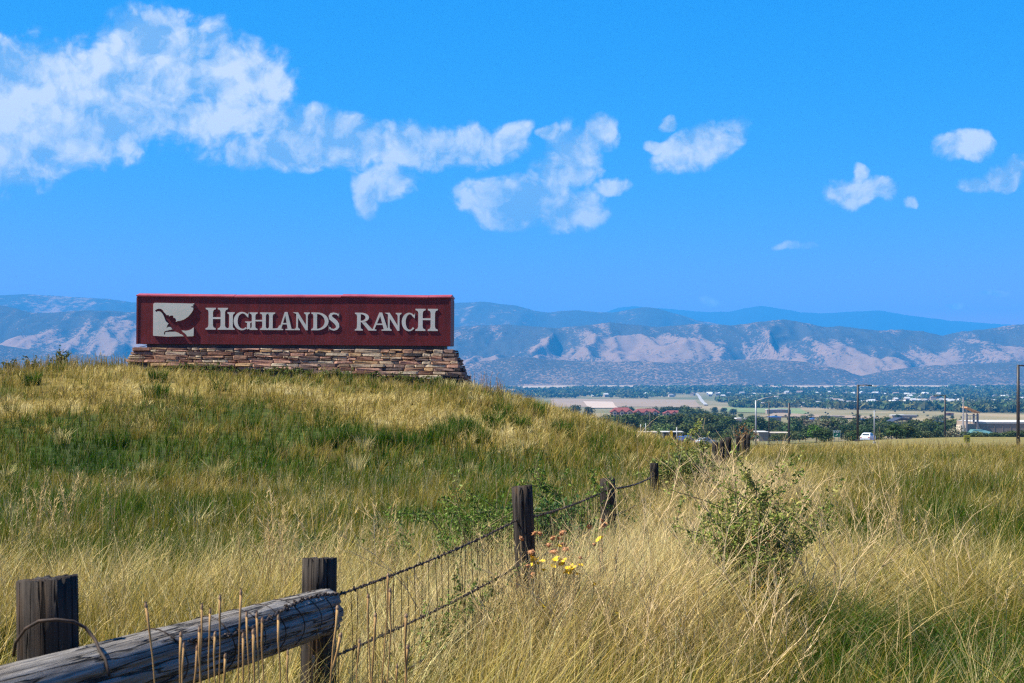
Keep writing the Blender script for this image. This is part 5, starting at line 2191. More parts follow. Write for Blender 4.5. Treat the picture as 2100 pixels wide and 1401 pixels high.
def build_fence():
    root = empty('fence', (-.806, 5.95, gz(-.806, 5.95)))
    tag(root, 'old fence of dark round timber posts with a log rail and rusty barbed wire', 'fence')
    off = root.location.copy()
    tops = []
    for i, (px, py, Y, wpx, sl) in enumerate(POSTS):
        r = wpx / F * Y / 2
        top = at(px, py, Y)
        g = gz(top.x, Y)
        length = top.z - g + .35
        me = log_mesh(length, r, 40 + i, cracks=10, taper=.93, slope=sl, deep=.55)
        o = link_mesh('post', me, M['post_wood'], root)
        o.rotation_euler = (random.uniform(-.02, .02), {0: -.012, 1: -.018, 2: -.045, 3: -.02}.get(i, random.uniform(-.05, .05)), math.radians(-20 if i == 0 else 200 + i * 77))
        o.location = top - o.rotation_euler.to_matrix() @ Vector((0, 0, length)) - off
        tops.append((top, r))
    # brace rail
    A, B = Vector((-1.118, 2.72, 1.080)), Vector((-.770, 5.845, .80))
    d = B - A
    me = log_mesh(d.length, .088, 93, cracks=26, taper=1.03, nseg=30, nside=128, slope=.3)
    me.name = 'rail'
    o = link_mesh('rail', me, M['rail_wood'], root)
    o.location = A - off
    o.rotation_euler = d.to_track_quat('Z', 'Y').to_euler()
    o['label'] = 'thick pale grey log rail with long cracks'
    # wires from post to post on the near side
    zs = {}
    offs = [(1215, 1330, 1420), None]
    # height of each strand at each post, as seen
    S = [
        [at(688, 1222, 5.88), at(1058, 1068, 8.83), at(1246, 1003, 13.4), at(1341, 975, 19.9), at(1443, 955, 25.9), at(1467, 945, 29.9), at(1494, 935, 37.9), at(1535, 920, 52.9)],
        [at(688, 1345, 5.88), at(1058, 1163, 8.83), at(1246, 1062, 13.4), at(1341, 1008, 19.9), at(1443, 975, 25.9), at(1494, 950, 37.9), at(1535, 930, 52.9)],
        [at(688, 1455, 5.88), at(1058, 1233, 8.83), at(1246, 1105, 13.4), at(1341, 1035, 19.9)],
        [at(688, 1560, 5.88), at(1058, 1300, 8.83), at(1246, 1150, 13.4)],
    ]
    curves = []
    for si, pts in enumerate(S):
        full = []
        for i in range(len(pts) - 1):
            for k in range(12):
                t = k / 12
                p = pts[i].lerp(pts[i + 1], t)
                sag = (.022 if si < 2 else .02) * (pts[i + 1] - pts[i]).length / 3.5
                p.z -= 4 * t * (1 - t) * sag
                full.append(p)
        full.append(pts[-1])
        curves.append(full)
        for lo, hi, st in ((0, 24, .022), (24, len(full) - 1, .12)):
            seg = full[lo:hi + 1]
            if len(seg) > 1:
                mb = strand([p - off for p in seg], .0030 if lo == 0 else .006, .0036, st, .12 if lo == 0 else .3, si)
                mb.build('barbed_wire', M['wire'], root)
    # upright stay wires tied between the strands
    rs = random.Random(8)

    def at_len(c, s):
        i = min(int(s), len(c) - 2)
        return c[i].lerp(c[i + 1], s - i)
    top, low = curves[0], curves[3]
    for span, cnt in ((0, 27), (1, 26)):
        for k in range(cnt):
            s = span * 12 + 12 * (k + .6 + rs.uniform(-.15, .15)) / (cnt + .4)
            if s > min(len(top), len(low)) - 1.01:
                continue
            a = at_len(top, s)
            b = at_len(low, s)
            if rs.random() < .12:
                b = a.lerp(b, rs.uniform(.35, .6))
            mb = MB()
            m1 = a.lerp(b, .35) + Vector((rs.uniform(-.012, .012), rs.uniform(-.012, .012), 0))
            m2 = a.lerp(b, .7) + Vector((rs.uniform(-.012, .012), rs.uniform(-.012, .012), 0))
            q = Vector((.006, -.004, .012))
            mb.tube([a + q - off, a - q - off, m1 - off, m2 - off, b - off], .0021 if span == 0 else .0026, 4)
            mb.build('stay_wire', M['wire'], root)
    # loose loop over the first post and ties round the rail
    mb = MB()
    loop = [at(28, 1345, 3.5), at(32, 1318, 3.48), at(52, 1290, 3.46), at(80, 1274, 3.44), (at(115, 1271, 3.43)), at(150, 1275, 3.45), at(175, 1287, 3.47), at(195, 1312, 3.45), at(205, 1335, 3.42), at(216, 1352, 3.40), at(224, 1385, 3.37)]
    mb.tube([p - off for p in loop], .0042, 6)
    mb.build('wire_loop', M['wire'], root, smooth=True)
    ax = d.normalized()
    u = ax.cross(Vector((0, 0, 1))).normalized()
    w = u.cross(ax)
    for s in (.38, .52, .62, .70, .78, .86, .93):
        mb = MB()
        c = A + d * s
        pts = []
        a0 = rs.uniform(-.3, .3)
        for k in range(15):
            a = a0 - .9 + k * .28
            pts.append(c + (u * math.cos(a) + w * math.sin(a)) * .0935 + ax * (.02 * math.sin(k * .7)))
        pts.append(pts[-1] + Vector((.005, -.01, -.16)))
        mb.tube([p - off for p in pts], .0022, 4)
        mb.build('wire_tie', M['wire'], root)
    mb = strand([A + d * t + (u * math.cos(.75 + .3 * math.sin(t * 9)) + w * math.sin(.75 + .3 * math.sin(t * 9))) * .097 - off for t in np.linspace(.40, .985, 24)], .0028, .0036, .022, .13, 9)
    mb.build('barbed_wire', M['wire'], root)
    mb = MB()
    for p in (at(116, 1352, 3.52),):
        mb.tube([p - off, p + Vector((.003, -.012, 0)) - off], .008, 8)
    mb.build('bolt', M['wire'], root)


build_fence()


# ------------------------------------------------------------------ blades of grass
class Blades:
    """Arrays of single blades, built into one mesh."""

    def __init__(self):
        self.parts = []

    def add(self, x, y, z, h, lean, az, w, face, col, tip, curl=1.0, seg=2):
        n = len(x)
        full = lambda a: np.broadcast_to(np.asarray(a, float), (n,)).copy()
        self.parts.append((full(x), full(y), full(z), full(h), full(lean), full(az), full(w), full(face), np.asarray(col, float), np.asarray(tip, float), full(curl), seg))

    def mesh(self, name):
        Vs, Ts, Cs = [], [], []
        base = 0
        for (x, y, z, h, lean, az, w, face, col, tip, curl, seg) in self.parts:
            n = len(x)
            ts = np.linspace(0, 1, seg + 1)
            ca, sa = np.cos(az), np.sin(az)
            cf, sf = np.cos(face), np.sin(face)
            V = np.zeros((n, 2 * seg + 1, 3))
            K = np.zeros((n, 2 * seg + 1, 3))
            for i, t in enumerate(ts):
                q = t ** (1 + curl)
                px = x + ca * lean * h * q
                py = y + sa * lean * h * q
                pz = z + h * t * (1 - .28 * np.minimum(lean, 1.6) * t)
                wd = w * (1 - .75 * t ** 2) * .5
                c = col * (1 - t) + tip * t
                if i < seg:
                    V[:, 2 * i] = np.stack([px - cf * wd, py - sf * wd, pz], -1)
                    V[:, 2 * i + 1] = np.stack([px + cf * wd, py + sf * wd, pz], -1)
                    K[:, 2 * i] = c
                    K[:, 2 * i + 1] = c
                else:
                    V[:, 2 * i] = np.stack([px, py, pz], -1)
                    K[:, 2 * i] = c
            loc = []
            for i in range(seg):
                a = 2 * i
                if i < seg - 1:
                    loc += [(a, a + 1, a + 3), (a, a + 3, a + 2)]
                else:
                    loc += [(a, a + 1, a + 2)]
            loc = np.array(loc)
            T = (np.arange(n)[:, None, None] * (2 * seg + 1) + loc[None]).reshape(-1, 3) + base
            base += n * (2 * seg + 1)
            Vs.append(V.reshape(-1, 3))
            Ts.append(T)
            Cs.append(K.reshape(-1, 3))
        me = np_mesh(name, np.concatenate(Vs), np.concatenate(Ts), np.concatenate(Cs))
        return me


def scatter(n, ya, yb, rs, spread=.405, margin=.7, power=1.0):
    """Points in the camera's wedge of meadow, thinning with distance."""
    if power == 1.0:
        y = np.exp(rs.uniform(np.log(ya), np.log(yb), n))
    else:
        y = rs.uniform(ya, yb, n)
    x = rs.uniform(-1, 1, n) * (spread * y + margin)
    return x, y


def in_base(x, y):
    """Footprint of the sign's stone base."""
    lx = (x - SXA) * SC - (y - SYA) * SS
    ly = (x - SXA) * SS + (y - SYA) * SC
    return (lx > -.62) & (lx < SL + .62) & (ly > -.66) & (ly < 1.9)


def build_grass():
    rs = np.random.default_rng(5)
    G = Blades()

    def field_blades(n, ya, yb, seg, wmin, wmax, power=1.0, hs=1.0):
        x, y = scatter(n, ya, yb, rs, power=power)
        # clumping: drift towards tuft centres
        cl = .16 + y * .004
        jx, jy = np.floor(x / cl), np.floor(y / cl)
        ox, oy = hash2(jx, jy, 71), hash2(jx, jy, 72)
        pull = np.where(rs.random(n) < .7, rs.uniform(.35, .92, n), rs.uniform(0, .4, n))
        x = x * (1 - pull) + (jx + ox) * cl * pull
        y = y * (1 - pull) + (jy + oy) * cl * pull
        ok = ~in_base(x, y)
        x, y = x[ok], y[ok]
        n = len(x)
        d = dryness(x, y)
        tuft = hash2(np.floor(x / .35), np.floor(y / .35), 73)
        tf2 = hash2(jx[ok], jy[ok], 75)
        d = np.clip(d + (tuft - .5) * .28 + (tf2 - .5) * .30 + rs.normal(0, .15, n), 0, 1)
        fx = x - fence_x(y)
        hgt = .20 + .12 * tuft + .20 * tf2 + .18 * fbm2(x / 1.5, y / 1.5, 81, 2)
        mound = sstep(36, 45, y) * (1 - sstep(4, 9, x))
        hgt = hgt * (1 - .12 * mound)
        hgt = hgt + .22 * np.exp(-((fx - .4) / 1.2) ** 2) * (1 - sstep(26, 40, y))
        hgt = hgt + .10 * ((d > .62) & (y < 16))
        # bleached patches on the mound lie flat
        flat = np.clip((d - .70) * 3, 0, 1) * sstep(30, 42, y)
        h = hgt * rs.uniform(.35, 1.35, n) * (1 - .35 * flat) * hs
        h = np.where((y > 62) & (x > 2), h * 1.15, h)
        h = h * (1 - .45 * ((x > -15.5) & (x < -.8) & (y > 50.2) & (y < 53.6)))
        h = h * (1 - .22 * sstep(13, 18, y) * (1 - sstep(34, 44, y)) * (fx < 0))
        windang = 2.6 * fbm2(x / 5.0, y / 6.0, 91, 3) - 1.1
        az = np.where(rs.random(n) < .55, rs.uniform(0, 6.28, n), windang + rs.normal(0, .9, n))
        lean = np.clip(.10 + .50 * rs.random(n) ** 1.5 + .30 * (d > .6) * rs.random(n) + .5 * flat, 0, 1.6)
        sweep = .55 * np.exp(-((fx - 3.2) / 2.0) ** 2 - ((y - 9.5) / 2.5) ** 2)      # grass laid over by the wind
        az = np.where(rs.random(n) < sweep, 2.5 + rs.normal(0, .25, n), az)
        lean = lean + .75 * sweep
        g = ground(x, y)
        w = rs.uniform(wmin, wmax, n)
        face = rs.normal(-.75, .5, n)
        c = dry_col(d)
        hue = rs.normal(0, .10, (n, 1))
        c = c * (1 + hue) * rs.uniform(.38, 1.50, (n, 1))
        c[:, 0] *= 1 + rs.normal(0, .06, n)
        ylw = (rs.random(n) < .05 + .16 * d)[:, None]
        tip = np.where(ylw, np.array([.42, .32, .14]) * rs.uniform(.7, 1.2, (n, 1)), c * rs.uniform(.95, 1.35, (n, 1)))
        G.add(x, y, g - .02, h, lean, az, w, face, c * .92, tip, rs.uniform(.15, 2.2, n), seg)

    field_blades(42000, 4.4, 9.0, 3, .0018, .0050)
    field_blades(24000, 4.4, 9.0, 3, .0055, .0095, hs=.85)
    field_blades(125000, 8.6, 16, 2, .0030, .0072)
    field_blades(150000, 15.5, 31, 2, .0050, .0110)
    field_blades(165000, 30, 60, 2, .008, .018)
    field_blades(62000, 58, 92, 2, .014, .030)

    def tuft(cx, cy_, nb, rad, h, d0, lean, spread=.10, wide=1.0):
        a, q = rs.uniform(0, 6.28, nb), rad * np.sqrt(rs.random(nb))
        x, y = cx + q * np.cos(a), cy_ + q * np.sin(a)
        ok = ~in_base(x, y)
        x, y, a, q = x[ok], y[ok], a[ok], q[ok]
        m = len(x)
        if not m:
            return
        c = dry_col(np.clip(d0 + rs.normal(0, spread, m), 0, 1)) * rs.uniform(.6, 1.35, (m, 1))
        tips = np.where((rs.random(m) < .12)[:, None], np.array([.40, .30, .12]), c * 1.15)
        w = (.0022 + .00030 * cy_) * rs.uniform(.7, 1.4, m) * wide
        G.add(x, y, ground(x, y) - .02, h * rs.uniform(.55, 1.15, m), lean * rs.uniform(.3, 1.2, m), a + rs.normal(0, .5, m), w, rs.normal(-.75, .6, m), c, tips, rs.uniform(.3, 1.5, m), 2)
    for (px, py) in ((930, 882), (945, 872), (905, 888), (890, 897), (962, 874), (918, 892), (720, 894), (690, 902), (665, 907), (845, 908), (1040, 842), (1100, 838), (1012, 862), (335, 772), (60, 778), (312, 802), (1060, 868), (980, 895), (760, 905), (800, 900), (1150, 880), (560, 925), (240, 905), (1230, 905)):
        for k in range(2):
            g = gp(px + rs.normal(0, 8), py + 6, lift=.1)
            tuft(g.x, g.y, 130, .28, .55, .10, .35)
    # dead mats and scuffed crowns on the mound
    for k in range(80):
        px, py = rs.uniform(0, 1150), rs.uniform(765, 880)
        g = gp(px, py, lift=.1)
        tuft(g.x, g.y, 120, rs.uniform(.25, .7), .26, rs.choice([.85, .68, .58]), 1.5, .10, 1.1)
    # scattered bunches over the whole meadow, each with its own tone
    for k in range(420):
        yy = np.exp(rs.uniform(np.log(7.0), np.log(52)))
        xx = rs.uniform(-1, 1) * (.38 * yy + .3)
        tuft(xx, yy, int(70 + 20 * rs.random()), .05 + .004 * yy, rs.uniform(.34, .62), rs.choice([.04, .14, .2, .3, .55, .7, .9, .97]), rs.uniform(.25, .8), .06)
    me = G.mesh('grass')
    o = link_mesh('grass', me, M['blade'])
    tag(o, 'wild meadow grass, green patches mixed with dry straw', None, None, 'stuff')
    print('grass tris', len(me.polygons))

    # thin bleached stalks and seed heads standing above the sward
    S = Blades()

    def stalks(x, y, hmin, hmax, w, col, plume, lean=.35, azb=None, drop=.0):
        keep = dryness(x, y) > rs.uniform(.02, .36, len(x))
        w = np.broadcast_to(w, (len(x),))[keep]
        x, y = x[keep], y[keep]
        n = len(x)
        g = ground(x, y)
        h = rs.uniform(hmin, hmax, n)
        az = rs.uniform(0, 6.28, n) if azb is None else azb + rs.normal(0, .5, n)
        ln = rs.uniform(.05, lean, n)
        c = np.array(col)[None] * rs.uniform(.75, 1.25, (n, 1))
        for k in range(2):      # crossed ribbons so that a stalk never vanishes edge-on
            S.add(x, y, g, h, ln, az, w, np.full(n, k * 1.57 + .3), c * .9, c, 1.0, 3)
        if plume:
            m = plume
            t = rs.uniform(.62, 1.0, (n, m))
            px = x[:, None] + np.cos(az)[:, None] * (ln * h)[:, None] * t ** 2
            py = y[:, None] + np.sin(az)[:, None] * (ln * h)[:, None] * t ** 2
            pz = g[:, None] + h[:, None] * t * (1 - .28 * ln[:, None] * t)
            cc = np.repeat(c, m, 0) * rs.uniform(.85, 1.25, (n * m, 1))
            sz = np.repeat(h, m) * rs.uniform(.03, .065, n * m) * (1.35 - (t.ravel() - .62))
            aa = np.repeat(az, m) + rs.normal(0, 1.1, n * m)
            S.add(px.ravel(), py.ravel(), pz.ravel(), sz, rs.uniform(.3, 1.1, n * m), aa, np.repeat(np.broadcast_to(w, (n,)) * 1.0, m), rs.uniform(0, 3.14, n * m), cc, cc * 1.1, .8, 1)
    # along the fence and right of it: a haze of pale fine stalks
    n = 3600
    y = np.exp(rs.uniform(np.log(6.8), np.log(24), n))
    x = fence_x(y) + rs.normal(.75, .75, n)
    stalks(x, y, .55, .98, .0028 + y * .00028, (0.491, 0.364, 0.148), 5, .5)
    n = 2600
    x, y = scatter(n, 7.5, 13.5, rs)
    k = x < fence_x(y) - .1
    x, y = x[k], y[k]
    stalks(x, y, .40, .80, .0028 + y * .0002, (0.502, 0.394, 0.174), 6, .5)
    n = 3800
    x, y = scatter(n, 7.5, 40, rs)
    k = x > fence_x(y) + 1.0
    x, y = x[k], y[k]
    stalks(x, y, .40, .78, .003 + y * .00035, (0.460, 0.374, 0.174), 5, .45)
    n = 2600
    x, y = scatter(n, 13, 34, rs)
    k = x < fence_x(y) - .3
    x, y = x[k], y[k]
    stalks(x, y, .40, .70, .003 + y * .00035, (0.418, 0.354, 0.157), 4, .3)
    n = 2600
    x, y = scatter(n, 34, 58, rs)
    k = ~in_base(x, y)
    x, y = x[k], y[k]
    stalks(x, y, .35, .70, .016, (0.418, 0.313, 0.105), 3, .4)
    n = 2600
    x, y = scatter(n, 60, 86, rs)
    stalks(x, y, .45, .90, .026, (0.439, 0.343, 0.140), 3, .3)
    # crest of the mound, stalks on the skyline and by the sign's right foot
    n = 500
    x = rs.uniform(-20, -14.6, n)
    y = rs.uniform(50, 57, n)
    stalks(x, y, .35, .75, .018, (.42, .31, .10), 4, .3)
    x = rs.normal(-1.0, .35, 26)
    y = rs.normal(52.6, .5, 26)
    stalks(x, y, .6, 1.1, .020, (.42, .28, .17), 5, .25)
    # broken and leaning stems
    n = 1700
    y = np.exp(rs.uniform(np.log(6.6), np.log(18), n))
    x = np.where(rs.random(n) < .65, fence_x(y) + rs.normal(1.0, 1.3, n), rs.uniform(-1, 1, n) * (.4 * y))
    g = ground(x, y)
    c = np.array([.52, .38, .15])[None] * rs.uniform(.6, 1.25, (n, 1))
    S.add(x, y, g + rs.uniform(0, .35, n), rs.uniform(.15, .5, n), rs.uniform(.6, 2.2, n), rs.uniform(0, 6.28, n), .0030 + .0003 * y, rs.normal(-.75, .6, n), c, c, rs.uniform(0, .4, n), 2)
    # loose plumes of tall brome
    for (px, py, Y, num) in ((75, 1000, 16.5, 16), (135, 985, 17, 14), (195, 1000, 17, 10), (40, 1030, 15, 8), (580, 1140, 10.8, 16), (560, 1160, 10.4, 10), (535, 1040, 14, 10), (705, 1150, 10.0, 10), (820, 1060, 12, 8), (1085, 1180, 8.2, 12), (1590, 990, 16, 16), (1680, 985, 17, 14), (1730, 990, 18, 12), (1790, 1070, 13, 12), (1840, 1060, 13.5, 9), (1990, 1290, 8.1, 6)):
        c = at(px, py, Y)
        x = c.x + rs.normal(0, .10 + Y * .006, num)
        y = Y + rs.normal(0, .25, num)
        stalks(x, y, .75, 1.12, .0036 + Y * .00025, (0.543, 0.404, 0.174), 26, .35)
    # bottom of the fence, matted straw
    me = S.mesh('seed_stalks')
    o = link_mesh('seed_stalks', me, M['blade'])
    tag(o, 'pale dry seed stalks standing above the meadow grass', None, None, 'stuff')
    print('stalk tris', len(me.polygons))


build_grass()


# ------------------------------------------------------------------ single plants
def shrub(name, label, loc, h, w, ns, nl, leaf, cols, stem_mat, seed, lean=(0, 0), droop=.0, group=None, cat='shrub', low=.25, scatter_r=.12):
    """Branching stems with small leaves set along them."""
    rs = np.random.default_rng(seed)
    root = empty(name, loc)
    tag(root, label, cat, group)
    mb = MB()
    P, D = [], []
    for i in range(ns):
        a = rs.uniform(0, 2 * np.pi)
        sp = rs.uniform(.15, 1) * w / 2
        hh = h * rs.uniform(.6, 1.05)
        tipp = np.array([np.cos(a) * sp + lean[0], np.sin(a) * sp + lean[1], hh * (1 - droop * sp / (w / 2))])
        mid = tipp * np.array([.35, .35, .55]) + rs.normal(0, .04 * h, 3)
        st = np.array([rs.normal(0, .03), rs.normal(0, .03), -.03])
        pts = []
        for t in np.linspace(0, 1, 7):
            p = st * (1 - t) ** 2 + 2 * mid * t * (1 - t) + tipp * t * t
            pts.append(p)
        mb.tube(pts, [max(.0022, h * .0075 * (1 - t * .8)) for t in np.linspace(0, 1, 7)], 4)
        for k in range(4):
            t = rs.uniform(.3, .95)
            p0 = st * (1 - t) ** 2 + 2 * mid * t * (1 - t) + tipp * t * t
            e = p0 + rs.normal(0, 1, 3) * np.array([.16, .16, .10]) * w + np.array([0, 0, .10 * h])
            mb.tube([p0, (p0 + e) / 2 + np.array([0, 0, .01]), e], [h * .003, h * .0025, h * .0015], 3)
            m = nl // (ns * 5)
            tt = rs.uniform(.1, 1.05, m)[:, None]
            P.append(p0 * (1 - tt) + e * tt + rs.normal(0, scatter_r * .18 * w, (m, 3)))
        m = nl // (ns * 5)
        tt = rs.uniform(low, 1.02, m)[:, None]
        P.append(st * (1 - tt) ** 2 + 2 * mid * tt * (1 - tt) + tipp * tt * tt + rs.normal(0, scatter_r * .14 * w, (m, 3)))
    mb.build('stem', stem_mat, root)
    P = np.concatenate(P)
    P[:, 2] = np.maximum(P[:, 2], .02)
    n = len(P)
    nr = rs.normal(size=(n, 3)) + np.array([0, 0, .8])
    nr /= np.linalg.norm(nr, axis=1)[:, None]
    t1 = np.cross(nr, rs.normal(size=(n, 3)))
    t1 /= np.linalg.norm(t1, axis=1)[:, None]
    t2 = np.cross(nr, t1)
    s = leaf * rs.uniform(.5, 1.35, n)[:, None]
    q = np.stack([P - t1 * s * .5, P + t2 * s * .26 - nr * s * .08, P + t1 * s * .6, P - t2 * s * .26 - nr * s * .08], 1).reshape(-1, 3)
    i = np.arange(n)[:, None] * 4
    tris = np.concatenate([i + np.array([0, 1, 2]), i + np.array([0, 2, 3])])
    ci = rs.choice(len(cols), n)
    c = np.array(cols)[ci] * rs.uniform(.65, 1.35, (n, 1))
    me = np_mesh('foliage', q, tris, np.repeat(c, 4, 0))
    link_mesh('foliage', me, M['leaf'], root)
    return root


def foot(px, Y):
    x = (px - HX) / F * Y
    return Vector((x, Y, gz(x, Y)))


GREENS = [(.085, .150, .020), (.125, .190, .032), (.055, .105, .014), (.18, .22, .055)]
OLIVE = [(.19, .22, .055), (.15, .19, .04), (.26, .27, .08), (.10, .14, .03)]


def build_shrubs():
    shrub('leafy_weed', 'spreading green leafy weed growing behind the third fence post', foot(1000, 11.6), 1.30, 1.30, 26, 8500, .030, GREENS, M['green_stem'], 1, (-.05, 0), .25)
    shrub('leafy_weed', 'upright green weed with pointed sprays right of the third fence post', foot(1140, 12.4), 1.30, .90, 18, 5600, .032, GREENS, M['green_stem'], 2, (.08, 0), .15)
    shrub('leafy_weed', 'dark green weed low behind the sagging wire by the third post', foot(1108, 11.6), 1.00, .75, 12, 3200, .036, [(.05, .10, .03), (.07, .125, .035)], M['green_stem'], 3)
    shrub('leafy_weed', 'tall pale green weed swallowing the fence beyond the fifth post', foot(1390, 20.6), 1.40, 1.15, 22, 6500, .046, OLIVE, M['green_stem'], 4, (.1, 0), .35)
    shrub('leafy_weed', 'pale green weed beneath the leaning short post', foot(1425, 23.5), 1.10, 1.35, 20, 5200, .048, OLIVE, M['green_stem'], 5, (0, 0), .3)
    shrub('leafy_weed', 'green weed creeping up the fifth fence post', foot(1362, 19.4), .75, .8, 8, 1300, .038, GREENS, M['green_stem'], 6, (0, 0), .3)
    shrub('milkweed', 'large sprawling green weed with reddish stems in the tall straw right of the fence', foot(1540, 9.6), 1.26, .98, 32, 12500, .027, [(.19, .23, .05), (.14, .20, .035), (.28, .29, .07), (.36, .32, .09), (.09, .14, .02)], M['green_stem'], 7, (-.02, 0), .22, low=.15)
    shrub('milkweed', 'thin dark weed with a bare reddish foot beside the large sprawling weed', foot(1605, 8.9), .95, .36, 5, 900, .030, GREENS + [(.30, .27, .05), (.32, .16, .04)], M['green_stem'], 8, (-.10, 0), .1, low=.3)
    shrub('milkweed', 'low olive weed left of the large sprawling weed', foot(1465, 11.5), .98, .75, 14, 3600, .030, OLIVE, M['green_stem'], 9, (0, 0), .2)
    shrub('dead_shrub', 'rusty brown dead shrub between the farthest fence posts', foot(1524, 57), 1.45, .9, 16, 1300, .060, [(.24, .11, .035), (.17, .075, .03), (.32, .17, .06)], M['stem'], 10, (.05, 0), .15)
    # low green growth along the foot of the stone base
    rnd = random.Random(4)
    k = 0
    for lx in np.arange(1.8, SL + .3, .52):
        x = SXA + lx * SC + (-1.05) * SS
        y = SYA - lx * SS + (-1.05) * SC
        shrub('ground_weed', 'low dark green weed along the foot of the stone base', Vector((x, y, gz(x, y))), rnd.uniform(.24, .42), rnd.uniform(.6, .95), 6, 420, .075, [(.055, .085, .02), (.085, .115, .025), (.12, .13, .03)], M['green_stem'], 200 + k, group='weeds along the stone base', cat='weed')
        k += 1
    for px, h, lab in ((62, .40, 'small green bush on the mound skyline, second from the left edge'), (118, .62, 'tallest dark green bush on the mound skyline left of the sign'), (132, .50, 'dark green bush on the mound skyline nearest to the sign'), (18, .35, 'low dark bush on the mound skyline at the left edge')):
        p = foot(px, 52.0)
        shrub('ground_weed', lab, p, h + .25, .75, 7, 420, .075, [(.05, .085, .02), (.14, .13, .02)], M['green_stem'], 300 + px, group='bushes on the mound skyline', cat='weed')
    # dark rush clumps on the face and shoulder of the mound, green sprigs in the field
    i = 0
    for px, Y, h, w in ((610, 11.7, .5, .12), (398, 13.5, .42, .35), (775, 15.8, .6, .3), (812, 12.6, .5, .22), (640, 14.5, .45, .3)):
        shrub('field_weed', ['single slim dark green weed in the near meadow', 'low leafy weed among the greenest near grass', 'tall yellow green weed in the mid meadow', 'small green weed left of the leafy fence weeds', 'small bushy weed in the mid meadow'][i], foot(px, Y), h, w, 5, 420, .028, [(.05, .10, .035), (.09, .14, .04)], M['green_stem'], 400 + i, cat='weed')
        i += 1
    # weeds tangled in the wire
    for j, (px, Y, lab) in enumerate(((990, 7.7, 'green weed just left of the foot of the third post'), (1180, 10.2, 'green weed under the sagging wire between the third and fourth posts'), (1225, 12.2, 'green weed at the foot of the fourth post'), (1290, 15.5, 'green weed between the fourth and fifth posts'), (905, 7.0, 'small green weed behind the lower fence wires'), (850, 6.6, 'green sprig at the middle of the wire fence'), (945, 7.4, 'yellow green weed by the third strand of wire'))):
        shrub('wire_weed', lab, foot(px, Y + .5), .78, .38, 7, 900, .022, GREENS, M['green_stem'], 500 + j, cat='weed')


build_shrubs()


